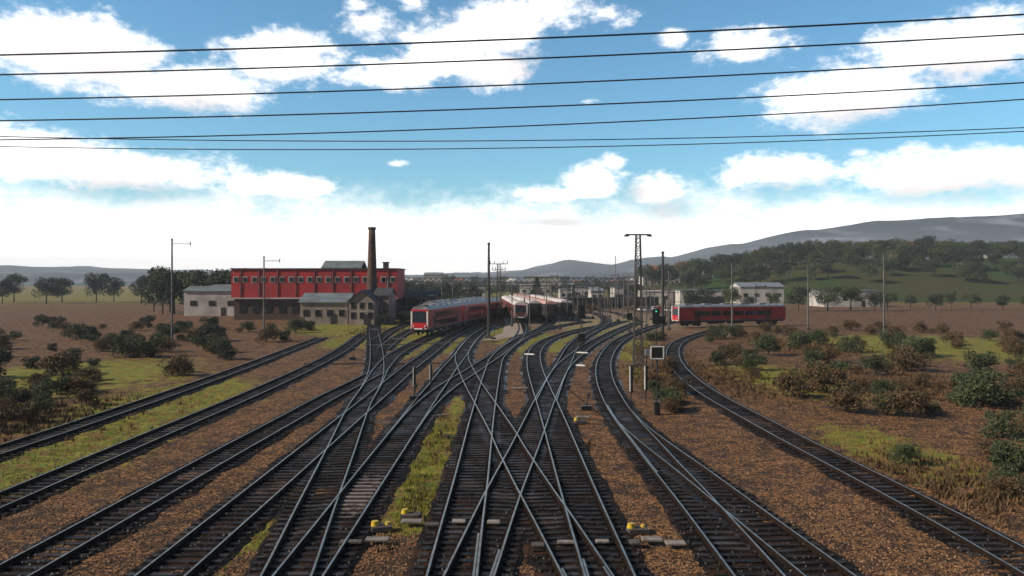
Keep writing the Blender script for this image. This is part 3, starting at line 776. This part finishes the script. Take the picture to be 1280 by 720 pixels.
# red factory at the left of the tall slim pole
X0, X1 = A(290, 190).x, A(497, 190).x
r = empty('red_factory', ((X0 + X1) / 2, 196, -.3), 0, 'long factory with a bright red upper storey behind the slender brick chimney', 'factory')
w = X1 - X0; zt = 11.7
MB().box((0, 0, 2.4), (w - 1, 12, 4.8)).build('lower_wall', M['brick'], r)
MB().box((0, 0, 4.8 + (zt - 4.8) / 2), (w, 13, zt - 4.8)).build('upper_wall', M['redwall'], r)
MB().box((0, 0, zt + .1), (w + .5, 13.5, .25)).build('roof', M['tile_d'], r)
MB().box((0, -6.6, 5.0), (w + .1, .25, .3)).build('cornice', M['plaster_w'], r)
for k in range(9): MB().bar((-w / 2 + w * (k + .5) / 9, -6.62, 5.2), (-w / 2 + w * (k + .5) / 9, -6.62, zt), .14).build('downpipe', M['galv'], r)
for k in range(18):
    X = -w / 2 + w * (k + .5) / 18
    f = MB().box((X, -6.53, 9.3), (1.25, .08, 1.4)).build('window', M['plaster_w'], r); MB().box((X, -6.6, 9.3), (.85, .05, 1.0)).build('pane', M['glass'], f)
for k in range(12):
    X = -w / 2 + 1 + (w - 2) * (k + .5) / 12
    MB().box((X, -6.05, 2.6), (1.5, .1, 2.0)).build('window', M['glass'], r)
MB().gable((5.5, 1, zt + .25), (9, 8), 1.7, .2, 'x').build('skylight', M['metalroof'], r)
MB().box((w / 2 - 3.6, 0, zt + .9), (1.2, 1.2, 1.4)).box((w / 2 - 3.6, 0, zt + 1.7), (1.6, 1.6, .2)).build('vent', M['brick'], r)
def chimney(label, px, Y, top, r0, r1, m='brick'):
    x = A(px, Y).x; h = A(px, Y, top).z + .3
    r = empty('factory_chimney', (x, Y, -.3), 0, label, 'chimney', 'brick factory chimneys')
    pr = [(r0 + (r1 - r0) * k / 12, h * .97 * k / 12) for k in range(13)]
    MB().lathe((0, 0, 0), pr, 24).build('shaft', M[m], r, smooth=True)
    MB().lathe((0, 0, h * .97), [(r1, 0), (r1 + .16, .1), (r1 + .16, h * .03), (r1 - .1, h * .03), (r1 - .1, .3)], 24).build('rim', M['brick'], r)
    MB().box((0, 0, 2.4), (r0 * 2.5, r0 * 2.5, 4.8)).build('plinth', M['brick'], r)
    b = MB()
    for k in range(int(h / .5)):
        rr = r0 + (r1 - r0) * min(1, (k * .5 + .5) / h) + .12; b.bar((rr * .5 - .2, -rr * .95, .5 + k * .5), (rr * .5 + .2, -rr * .95, .5 + k * .5), .05)
    b.build('rungs', M['steel'], r)
chimney('slender dark brick chimney rising in front of the red factory', 465, 182, 284, 1.35, .72)
building('gabled_house', 'old gabled plaster house with dark roof at the foot of the slender chimney', 'house', A(436, 168).x, A(468, 168).x, 168, 178, 4.4, 'plaster', 'tile_d', rh=2.3, axis='y', win=(3, (2.0, 4.0), .8, 1.2))
building('gabled_house', 'dark sided shed between the gabled house and the white pillar', 'shed', A(468, 174).x, A(486, 174).x, 174, 184, 5.5, 'plaster', 'tile_d', rh=1.6, win=(2, (2.2,), .9, 1.3))
building('gabled_house', 'low plaster shed left of the old gabled house', 'shed', A(372, 168).x, A(432, 168).x, 170, 180, 4.2, 'plaster', 'metalroof', rh=1.8, win=(4, (2.4,), 1.1, 1.3))
building('storage_shed', 'long dark shed behind the front red train nose', 'shed', A(488, 200).x, A(545, 200).x, 200, 210, 4.6, 'under', 'tile_d', rh=1.4, win=(5, (2.2,), 1.2, 1.2))
# white sheds in the middle distance
ws = [(700, 716, 360, 4.8, 'metalroof', 0, 'low grey white shed behind the right end carriages'), (717, 738, 370, 5.6, 'metalroof', 0, 'white industrial hall left of the thin pale pole'), (739, 754, 350, 4.2, 'roofgrey', 1, 'small white hall beside the sandy loop'),
      (768, 779, 290, 6.2, 'metalroof', 0, 'tall white shed right of the thin pale pole'), (776, 792, 290, 3.4, 'tile_d', 1, 'low white shed left of the lattice mast'), (803, 842, 310, 4.6, 'roofpale', 0, 'long white hall below the green hillside'),
      (850, 905, 300, 5.0, 'metalroof', 0, 'long white hall right of the red carriage'), (925, 980, 320, 6.2, 'roofgrey', 1, 'grey roofed hall in the right background'), (1030, 1100, 280, 5.2, 'metalroof', 0, 'white hall below the right houses'), (650, 690, 420, 6.5, 'roofpale', 0, 'pale hall behind the middle carriages'),
      (578, 606, 330, 5.4, 'roofpale', 0, 'pale flat hall behind the red trains'), (655, 700, 520, 11, 'metalroof', 0, 'far pale hall below the bridge'), (530, 552, 520, 12, 'metalroof', 1, 'far pale block left of the bridge middle'), (230, 300, 210, 6, 'metalroof', 1, 'pale hall at the left before the trees')]
for (a, c, Y, h, rm, g_, lab) in ws:
    building('industrial_hall', lab, 'industrial hall', A(a, Y).x, A(c, Y).x, Y, Y + 14, h, 'plaster_w', rm, 'gable' if g_ else 'flat', 1.6, win=(max(2, int((A(c, Y).x - A(a, Y).x) / 4)), (h * .55,), 1.6, 1.2), group='pale halls in the distance')

# ------------------------------------------------------------------ hillside and hills
def hz(x, y):
    u = (x / max(y, 1)) * F + 640          # where it rises to the right of the yard
    t = min(1, max(0, (u - 795) / 260)); t = t * t * (3 - 2 * t)
    s = min(1, max(0, (y - 330) / 120)); s = s * s * (3 - 2 * s)
    return (-.6 + s * (6 + 15 * t) * (1 if u > 790 else max(0, (u - 770) / 20)) + 1.5 * s * t * noise.noise(Vector((x * .02, y * .02, 1))))
hm = mat('hillside meadow', (.030, .062, .014), (.055, .050, .020), .9, 0, .035, .6, .8, spec=.1)
g = grid('hillside', axis([(45, 600, 8)]), axis([(325, 620, 8)]), hz, hm); tag(g, kind='structure')
hillm = mat('wooded hills', (.030, .042, .062), (.20, .22, .27), .95, 0, .006, 0, lo=.50, hi=.72, detail=8)  # blue of the haze is also put into the hill colour
def ridge(name, Y, prof, depth, rough, m):
    def top(px):
        for (a, ya), (b_, yb) in zip(prof[:-1], prof[1:]):
            if a <= px <= b_:
                t = (px - a) / (b_ - a); t = t * t * (3 - 2 * t); return ya + (yb - ya) * t
        return prof[-1][1]
    xs_ = [((px - 640) / F) * Y for px in range(-700, 2000, 7)]
    ys_ = [Y - depth + depth * k / 12 for k in range(13)] + [Y + depth * k / 5 for k in range(1, 5)]
    def zf(x, y):
        h = H + (HY - top(x / Y * F + 640)) / F * Y
        t = 1 - abs(y - Y) / depth if y < Y else 1 - (y - Y) / depth
        t = max(0, min(1, t)); s = math.sin(t * math.pi / 2)
        return -2 + (h + 2) * s + rough * (noise.fractal(Vector((x * .006, y * .006, Y)), 1, 2, 5)) * (1 if t < .999 else .35) * min(1, t * 2)
    o = grid(name, xs_, ys_, zf, m); tag(o, kind='structure'); return o
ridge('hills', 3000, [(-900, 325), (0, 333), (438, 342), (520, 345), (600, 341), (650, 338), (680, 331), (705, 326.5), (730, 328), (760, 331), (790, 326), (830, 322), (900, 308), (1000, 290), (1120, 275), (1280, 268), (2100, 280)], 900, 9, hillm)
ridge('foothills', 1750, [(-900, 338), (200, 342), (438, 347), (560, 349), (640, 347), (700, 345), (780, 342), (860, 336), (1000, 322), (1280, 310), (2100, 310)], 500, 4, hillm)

# ------------------------------------------------------------------ far bridge
Yb = 400
r = empty('footbridge', (A(645, Yb).x, Yb, -.3), 0, 'long dark truss bridge spanning the whole yard in the distance', 'bridge')
w = A(800, Yb).x - A(497, Yb).x
b = MB()
n = 44
for s in (-1, 1):
    b.box((0, s * 1.4, 10.2), (w, .3, .38)).box((0, s * 1.4, 8.3), (w, .3, .3))
    for k in range(n):
        x0 = -w / 2 + w * k / n; x1 = x0 + w / n
        b.bar((x0, s * 1.4, 8.3), ((x0 + x1) / 2, s * 1.4, 10.2), .2); b.bar(((x0 + x1) / 2, s * 1.4, 10.2), (x1, s * 1.4, 8.3), .2)
b.build('truss', M['steel'], r); MB().box((0, 0, 7.9), (w, 2.6, .25)).build('deck', M['steel'], r)
for k in range(7):
    x = -w / 2 + w * (k + .5) / 7
    MB().box((x - .5, 0, 3.9), (.3, .4, 7.7)).box((x + .5, 0, 3.9), (.3, .4, 7.7)).bar((x - .5, 0, 1), (x + .5, 0, 4), .2).bar((x + .5, 0, 4), (x - .5, 0, 7), .2).build('pier', M['steel'], r)

# ------------------------------------------------------------------ trees
def crown_mesh(kind, seed, n, m):
    rr = random.Random(seed); b = MB()
    if kind == 'cone':
        cl = [(rr.gauss(0, .02), rr.gauss(0, .02), .12 + .88 * k / 22, .36 * (1 - k / 23.0) + .03) for k in range(23)]
    else:
        cl = [(rr.uniform(-.28, .28), rr.uniform(-.28, .28), rr.uniform(.38, .85), rr.uniform(.12, .22)) for _ in range(16)]
    for _ in range(n):
        cx, cy, cz, cr = rr.choice(cl)
        t = rr.random() * 6.283; q = cr * rr.uniform(.55, 1.08)
        if kind == 'cone': x, y, z = cx + math.cos(t) * q, cy + math.sin(t) * q, cz - q * .25 + rr.gauss(0, .012)
        else:
            ph = math.acos(rr.uniform(-1, 1)); x, y, z = cx + q * math.sin(ph) * math.cos(t), cy + q * math.sin(ph) * math.sin(t), cz + q * math.cos(ph) * .85
        s = rr.uniform(.012, .028); a = Vector((rr.gauss(0, 1), rr.gauss(0, 1), rr.gauss(0, 1))).normalized() * s
        c = Vector((rr.gauss(0, 1), rr.gauss(0, 1), rr.gauss(0, 1))).normalized() * s
        p = Vector((x, y, z)); b.add([p - a, p - c, p + a, p + c], [(0, 1, 2, 3)])
    o = b.build('crown', m); me = o.data; D.objects.remove(o)
    b = MB(); b.bar((0, 0, 0), (0, 0, .55), .05, n=8, w2=.025)
    for _ in range(8):
        z = rr.uniform(.28, .55); t = rr.random() * 6.28; l = rr.uniform(.12, .28)
        b.bar((0, 0, z), (math.cos(t) * l, math.sin(t) * l, z + l * .8), .018, n=5, w2=.006)
    o = b.build('trunk', M['bark']); tm = o.data; D.objects.remove(o)
    return me, tm
CM = {'round': [crown_mesh('round', 3 + k, 3200, M['leaf']) for k in range(3)], 'dark': [crown_mesh('round', 20 + k, 3200, M['leaf_d']) for k in range(3)],
      'cone': [crown_mesh('cone', 40, 3000, M['leaf_d'])], 'bush': [crown_mesh('round', 60 + k, 2600, M['leaf_b']) for k in range(2)]}
def tree(kind, loc, h, wide, label, group, name='tree', cat='tree'):
    me, tm = R.choice(CM[kind])
    r = empty(name, loc, R.random() * 6.28, label, cat, group)
    for nm, d in (('crown', me), ('trunk', tm)):
        o = D.objects.new(nm, d); col.objects.link(o); o.parent = r; o.scale = (h * wide, h * wide, h)
        if cat == 'bush': o.scale.z = h * 1.1; o.location.z = -h * .28
    return r
def belt(x0, x1, Y, n, hmin, hmax, kind, label, group, zf=None):
    for k in range(n):
        px = x0 + (x1 - x0) * (k + R.uniform(.1, .9)) / n; y = Y * R.uniform(.95, 1.06); p = A(px, y)
        z = -.3 if zf is None else zf(p.x, p.y) - .3
        tree(kind if kind != 'mix' else R.choice(['round', 'dark']), (p.x, p.y, z), R.uniform(hmin, hmax), R.uniform(.85, 1.25), label, group)
belt(500, 600, 300, 13, 5, 9, 'dark', 'dark leafy tree behind the parked red trains', 'trees behind the red trains')
belt(500, 640, 440, 22, 6, 9, 'mix', 'tree in the belt under the left half of the bridge', 'trees under the left half of the bridge')
belt(640, 790, 470, 24, 5.5, 9, 'mix', 'tree in the belt under the right half of the bridge', 'trees under the right half of the bridge')
belt(765, 800, 340, 6, 5, 8, 'dark', 'dark tree beside the white sheds near the lattice mast', 'trees beside the white sheds')
belt(850, 1290, 400, 40, 7, 12, 'mix', 'tree growing low on the green hillside at the right', 'trees low on the right hillside', hz)
belt(800, 1290, 450, 60, 8, 13, 'mix', 'tree growing halfway up the hillside at the right', 'trees halfway up the right hillside', hz)
belt(806, 1290, 520, 44, 9, 14, 'dark', 'dark tree along the top of the right hillside', 'trees along the top of the right hillside', hz)
belt(185, 330, 230, 14, 8, 13, 'mix', 'tree at the left beside the red factory', 'trees left of the factory')
belt(-20, 500, 330, 18, 9, 13, 'dark', 'dark tree behind the red factory at the left', 'trees behind the factory')
belt(400, 1300, 900, 40, 9, 16, 'mix', 'far tree scattered through the hazy town', 'far trees in the hazy town')
belt(850, 1290, 250, 16, 4, 8, 'mix', 'tree along the right boundary of the yard', 'trees along the right boundary')
for px, Y, h, kd, lab in [(671, 300, 10, 'cone', 'pointed dark conifer above the middle carriages'), (740, 232, 3.8, 'bush', 'rusty brown bush beside the sandy loop'), (725, 228, 3.2, 'bush', 'rusty brown bush left of the sandy loop'),
                          (620, 190, 3.6, 'bush', 'dark brown bush beside the gravel path'), (602, 180, 3.8, 'bush', 'brown bush beside the slim pole'), (632, 205, 3.2, 'dark', 'dark bush at the head of the gravel path'), (712, 205, 2.6, 'dark', 'dark bush at the right end of the carriages'),
                          (835, 80, 2.4, 'bush', 'autumn bush beside the square sign'), (846, 66, 2.0, 'bush', 'low autumn bush at the foot of the square sign'), (905, 92, 3.0, 'bush', 'autumn bush right of the curving track'), (960, 100, 3.4, 'round', 'green bush in the right yard'),
                           (478, 168, 3.0, 'dark', 'dark bush in front of the dark sided shed'), (505, 172, 3.4, 'dark', 'dark bush left of the front red train'), (520, 180, 3.6, 'dark', 'dark bush right behind the red train nose'),
              ]:
    p = A(px, Y); tree(kd, (p.x, p.y, -.3), h, 1.25 if kd != 'cone' else .9, lab, None, 'conifer' if kd == 'cone' else 'bush', 'tree' if kd == 'cone' else 'bush')

def scrub(x0, x1, Y0, Y1, n, h0, h1, kinds, label, group):
    k = 0; tries = 0
    while k < n and tries < n * 20:
        tries += 1
        px = R.uniform(x0, x1); Y = R.uniform(Y0, Y1); q = A(px, Y)
        if near_track(q.x, Y, 3.4): continue
        if 438 < px < 806: continue
        tree(R.choice(kinds), (q.x, q.y, -.3), R.uniform(h0, h1), 1.35, label, group, 'bush', 'bush'); k += 1
scrub(846, 1300, 55, 150, 80, 1.2, 3.2, ['bush', 'bush', 'round'], 'rust and olive scrub bush in the open ground right of the tracks', 'scrub bushes right of the tracks')
scrub(1060, 1320, 34, 70, 26, 1.0, 2.2, ['bush', 'round'], 'low autumn shrub near the right edge of the view', 'low shrubs near the right edge')
scrub(-40, 400, 75, 165, 70, 1.2, 3.4, ['bush', 'dark', 'round'], 'dark and rusty scrub bush left of the yard tracks', 'scrub bushes left of the tracks')
scrub(-40, 120, 40, 75, 26, 1.0, 2.2, ['bush', 'round'], 'low autumn shrub near the left edge of the view', 'low shrubs near the left edge')
scrub(812, 850, 52, 130, 16, .8, 1.8, ['bush', 'bush', 'round'], 'low brown shrub around the square sign and signals', 'low shrubs around the square sign')
# more slim masts in the far middle of the yard
for k in range(56):
    px = R.uniform(640, 845) if k >= 26 else [647, 656, 676, 694, 702, 716, 722, 733, 748, 762, 773, 784, 790, 812, 818, 832, 841, 552, 566, 583, 596, 508, 528, 470, 868, 945][k]
    base = R.uniform(382, 404 if k >= 26 else 400); top = base - R.uniform(24, 46)
    pole('far slim catenary mast in the thicket of masts across the yard', px, base, top, .26, ((.5, 2.2, R.choice([-1, 1])),), group='far slim masts across the yard', m=R.choice(['steel', 'galv']), name='catenary_mast', cap=False)
for px0, px1, base, lab in [(640, 712, 388, 'gantry of dark masts and a crossbeam over the middle carriages'), (716, 796, 386, 'gantry of dark masts and a crossbeam over the sandy loop')]:
    a, c = P(px0, base, -.2), P(px1, base, -.2); w = (c - a).length
    r_ = empty('catenary_gantry', (a.x, a.y, -.3), 0, lab, 'gantry')
    for x in (0, w): lattice(7.6, .5, .4, 1.0, .12, .07).build('column', M['steel'], r_).location.x = x
    b = MB()
    for zz in (6.7, 7.4): b.box((w / 2, -.2, zz), (w, .1, .12)).box((w / 2, .2, zz), (w, .1, .12))
    n_ = int(w / 1.2)
    for k in range(n_): b.bar((w * k / n_, -.2, 6.7 if k % 2 else 7.4), (w * (k + 1) / n_, -.2, 7.4 if k % 2 else 6.7), .07)
    b.build('crossbeam', M['steel'], r_)
# freight wagons and cars in the far right middle
def wagon(label, loc, rz, m):
    r_ = empty('freight_wagon', loc, rz, label, 'freight wagon', 'dark freight wagons beside the white sheds')
    b = MB().box((0, 0, 2.3), (13, 2.7, 2.3))
    for k in range(11): 
        for s_ in (-1, 1): b.box((-6 + k * 1.2, s_ * 1.39, 2.3), (.12, .08, 2.3))
    b.build('body', M[m], r_); MB().box((0, 0, 1.0), (13.4, 2.3, .25)).build('underframe', M['under'], r_)
    for y in (-4.5, 4.5):
        bg = MB().box((y, 0, .6), (2.6, 2.1, .3)).build('bogie', M['under'], r_)
        for dx in (-.9, .9):
            for s_ in (-1, 1): MB().disc_y((y + dx, s_ * .75, .46), .46, .13, 16).build('wheel', M['rust'], bg)
for k in range(6):
    q = A([722, 738, 754, 783, 798, 880][k], 262 + k * 3)
    wagon('dark freight wagon in front of the white sheds, %s' % ['leftmost', 'second from the left', 'third from the left', 'just left of the lattice mast', 'behind the lattice mast', 'far right beyond the red carriage'][k], (q.x, q.y, -.2), R.uniform(-.1, .1), ['under', 'brick', 'steel', 'brick', 'under', 'steel'][k])
def car(m):
    r_ = empty('parked_car', (0, 0, 0), 0, 'x', 'car', 'cars parked below the hillside')
    MB().box((0, 0, .62), (4.2, 1.7, .6)).build('body', M[m], r_, bevel=.12)
    MB().box((-.2, 0, 1.15), (2.4, 1.5, .55), taper=.78).build('cabin', M['glass'], r_, bevel=.05)
    MB().box((-.2, 0, 1.45), (1.75, 1.1, .06)).build('roof', M[m], r_)
    for x in (-1.35, 1.35):
        for s_ in (-1, 1): MB().disc_y((x, s_ * .78, .32), .32, .2, 14).build('wheel', M['black'], r_)
    return r_
cars = {m_: car(m_) for m_ in ('white', 'redwall', 'galv')}; used = set()
for k in range(15):
    m_ = ['white', 'galv', 'white', 'redwall', 'white'][k % 5]; o = cars[m_]
    if m_ in used: o = copy_tree(o)
    used.add(m_); q = A(803 + k * 7.5 + R.uniform(-1.5, 1.5), 236 + R.uniform(-5, 5)); o.location = (q.x, q.y, -.28); o.rotation_euler = (0, 0, 1.5 + R.uniform(-.2, .2))
    o['label'] = {'white': 'white car in the row parked below the hillside', 'galv': 'grey car in the row parked below the hillside', 'redwall': 'red car in the row parked below the hillside'}[m_]
    o['group'] = 'cars parked below the hillside'

# ------------------------------------------------------------------ houses of the town
hp = {}
def house(wall, roofm, var):
    k = (wall, roofm, var)
    if k in hp: return copy_tree(hp[k])
    w, d, h = [(11, 9, 6), (16, 10, 9), (24, 12, 7)][var]
    r = building('town_house', 'x', 'house', -w / 2, w / 2, -d / 2, d / 2, h, wall, roofm, 'gable', 3.2 if var < 2 else 2.2, win=([3, 4, 6][var], ((2.0, 4.6) if var != 1 else (1.8, 4.5, 7.2)), 1.3, 1.5), base=0)
    hp[k] = r; r.location = (0, 0, 0); return r
def place(px, Y, z, wall, roofm, var, label, group):
    o = house(wall, roofm, var); p = A(px, Y); o.location = (p.x, p.y, z); o.rotation_euler = (0, 0, R.uniform(-.4, .4)); o['label'] = label; o['group'] = group
for k in range(9):
    px = [812, 826, 838, 862, 905, 960, 1040, 1130, 1225][k]; y = 500; p = A(px, y)
    place(px, y, hz(p.x, p.y) - .6, ['plaster_w', 'plaster'][k % 2], 'tile_r', k % 2, 'red roofed house on the hillside, %s' % ['leftmost, small and closest to the lattice mast', 'plaster walled, above the thick post', 'pale walled, at the right edge of the hill view', 'right of the thick post', 'above the white hall', 'left of the right background mast', 'above the right background hall', 'near the right edge of the town', 'at the far right'][k], 'red roofed houses on the right hillside')
for k in range(46):
    px = R.uniform(500, 800) if k < 30 else R.uniform(300, 1290); y = R.uniform(900, 1550); p = A(px, y)
    place(px, y, -.5 + (max(0, y - 1250) / 500) * 6, R.choice(['plaster_w', 'plaster_w', 'plaster']), R.choice(['tile_d', 'tile_d', 'roofpale', 'tile_r']), R.randrange(3), 'tiny far house of the hazy town below the hills', 'far houses of the hazy town')

# ------------------------------------------------------------------ haze
hzb = MB().box((0, 1700, 52), (7600, 4300, 110)).build('haze', [])
m = D.materials.new('haze'); m.use_nodes = True; nt = m.node_tree; nt.nodes.clear()
o_ = nt.nodes.new('ShaderNodeOutputMaterial'); v_ = nt.nodes.new('ShaderNodeVolumePrincipled')
v_.inputs['Color'].default_value = (.78, .89, 1.0, 1); v_.inputs['Density'].default_value = .00020; v_.inputs['Anisotropy'].default_value = .0
nt.links.new(v_.outputs[0], o_.inputs['Volume']); hzb.data.materials.append(m)
hzb.location = (0, 0, 0); tag(hzb, 'pale blue haze over the yard and hills', 'haze', kind='stuff')

# ------------------------------------------------------------------ light and sky
SUN_EL, SUN_AZ = math.radians(32), math.radians(-104)     # azimuth measured from +Y towards +X: the sun stands to the left
sd = Vector((math.sin(SUN_AZ) * math.cos(SUN_EL), math.cos(SUN_AZ) * math.cos(SUN_EL), math.sin(SUN_EL)))
L = D.lights.new('sun', 'SUN'); L.energy = 5.0; L.angle = math.radians(.5); L.color = (1, .87, .70)
lo = D.objects.new('sun', L); col.objects.link(lo); lo.rotation_euler = (-sd).to_track_quat('-Z', 'Y').to_euler()
W = D.worlds.new('World'); sc.world = W; W.use_nodes = True; t = NT(W.node_tree)
bg = W.node_tree.nodes['Background']
sky = t.n('ShaderNodeTexSky', sky_type='NISHITA'); sky.sun_disc = False; sky.sun_elevation = SUN_EL; sky.sun_rotation = SUN_AZ
sky.air_density = 1.0; sky.dust_density = .4; sky.ozone_density = 2.0
dirv = t.n('ShaderNodeTexCoord').outputs['Generated']
sp = t.n('ShaderNodeSeparateXYZ'); t.l.new(dirv, sp.inputs[0])
az = t.m('ARCTAN2', sp.outputs[0], sp.outputs[1]); el = t.m('ARCSINE', sp.outputs[2])
cmb = t.n('ShaderNodeCombineXYZ'); t.l.new(az, cmb.inputs[0]); t.l.new(t.m('MULTIPLY', el, 1.7), cmb.inputs[1])
cv = cmb.outputs[0]
def ae(px, py):
    u, v = (px - 640) / F, (HY - py) / F
    return math.atan(u), math.atan(v / math.sqrt(1 + u * u))
w1 = t.noise(cv, 9, 6, .6); w2 = t.noise(cv, 26, 6, .62)
w3 = t.noise(cv, 80, 5, .65)
wsum = t.m('ADD', t.m('ADD', t.m('MULTIPLY', t.m('SUBTRACT', w1, .5), 1.3), t.m('MULTIPLY', t.m('SUBTRACT', w2, .5), 1.1)), t.m('MULTIPLY', t.m('SUBTRACT', w3, .5), .55))
def blobs(lst):
    g = None
    for px, py, rx, ry, am in lst:
        a, e = ae(px, py)
        dx = t.m('DIVIDE', t.m('SUBTRACT', az, a), rx / F); dy = t.m('DIVIDE', t.m('SUBTRACT', el, e), ry / F)
        q = t.m('SUBTRACT', am, t.m('MULTIPLY', t.m('SQRT', t.m('ADD', t.m('MULTIPLY', dx, dx), t.m('MULTIPLY', dy, dy))), am))
        g = q if g is None else t.m('MAXIMUM', g, q)
    return g
cl = blobs([(560, 60, 85, 48, 1.3), (630, 35, 68, 52, 1.3), (500, 92, 78, 26, 1.0), (620, 85, 60, 34, 1.1), (460, 28, 42, 26, .9), (450, 5, 26, 18, .8), (760, 18, 50, 17, .7), (515, 2, 24, 14, .9), (690, 12, 60, 30, .8),
            (740, 228, 58, 30, 1.25), (690, 243, 62, 16, 1.0), (815, 240, 48, 28, 1.05), (765, 205, 22, 16, .8), (840, 48, 24, 14, .7), (497, 205, 16, 6, .6), (730, 127, 20, 5, .5),
            (350, 70, 90, 40, 1.2), (240, 110, 120, 36, 1.2), (90, 60, 130, 50, 1.2), (160, 215, 150, 34, 1.1), (20, 190, 110, 40, 1.1), (350, 232, 90, 20, 1.0), (930, 60, 70, 26, 1.0), (1050, 120, 130, 44, 1.2), (1200, 60, 120, 46, 1.2), (970, 215, 90, 30, 1.1), (1180, 215, 140, 40, 1.2)])
dens = t.m('ADD', cl, t.m('MULTIPLY', wsum, 1.15))
cm = t.step(dens, .04, .78)
# bank of cloud that whitens the sky towards the horizon
bank = t.m('ADD', t.m('SUBTRACT', 1.0, t.m('DIVIDE', el, .112)), t.m('MULTIPLY', wsum, .5))
front = t.step(sp.outputs[1], -.1, .35)
bm_ = t.m('MULTIPLY', t.m('MULTIPLY', t.step(bank, -.10, .55), front), .95)
mask = t.m('MAXIMUM', cm, bm_)
# grey undersides and thick parts
sh = blobs([(650, 82, 62, 34, 1.2), (800, 240, 40, 22, 1.0), (700, 278, 130, 12, .9), (835, 262, 60, 26, 1.0), (610, 102, 60, 14, .9),
            (250, 130, 110, 30, 1.0), (110, 85, 120, 34, 1.0), (170, 235, 140, 26, 1.0), (1070, 145, 120, 30, 1.0), (1210, 85, 110, 30, 1.0), (980, 235, 90, 22, .9), (1190, 238, 130, 26, 1.0)])
shm = t.m('MULTIPLY', t.step(t.m('ADD', sh, t.m('MULTIPLY', t.m('SUBTRACT', w2, .5), 1.3)), .05, .9), .62)
gain = t.m('MULTIPLY', t.step(el, .62, .34), front)
skyc = t.mix(1.0, sky.outputs[0], t.mix(gain, (.45, .5, .55, 1), (.90, 1.42, 1.54, 1)), 'MULTIPLY')
CLOUD, GREY = 17.5, 6.2
cc = t.mix(shm, (CLOUD, CLOUD * .96, CLOUD * .93, 1), (GREY * 1.12, GREY * 1.02, GREY * 1.06, 1))
t.inp(bg.inputs[0], t.mix(mask, skyc, cc)); bg.inputs[1].default_value = .09

# ------------------------------------------------------------------ camera
cam = D.cameras.new('camera'); co = D.objects.new('camera', cam); col.objects.link(co)
co.location = (0, 0, H); co.rotation_euler = (math.pi / 2, 0, 0)
cam.sensor_width = 36; cam.lens = F / 1280 * 36; cam.shift_y = -(360 - HY) / 1280
cam.clip_start = .1; cam.clip_end = 20000
sc.camera = co
sc.render.resolution_x, sc.render.resolution_y = 1024, 576
sc.view_settings.view_transform = 'Standard'; sc.view_settings.look = 'None'
sc.view_settings.exposure = .15; sc.view_settings.gamma = 1
sc.cycles.volume_bounces = 0
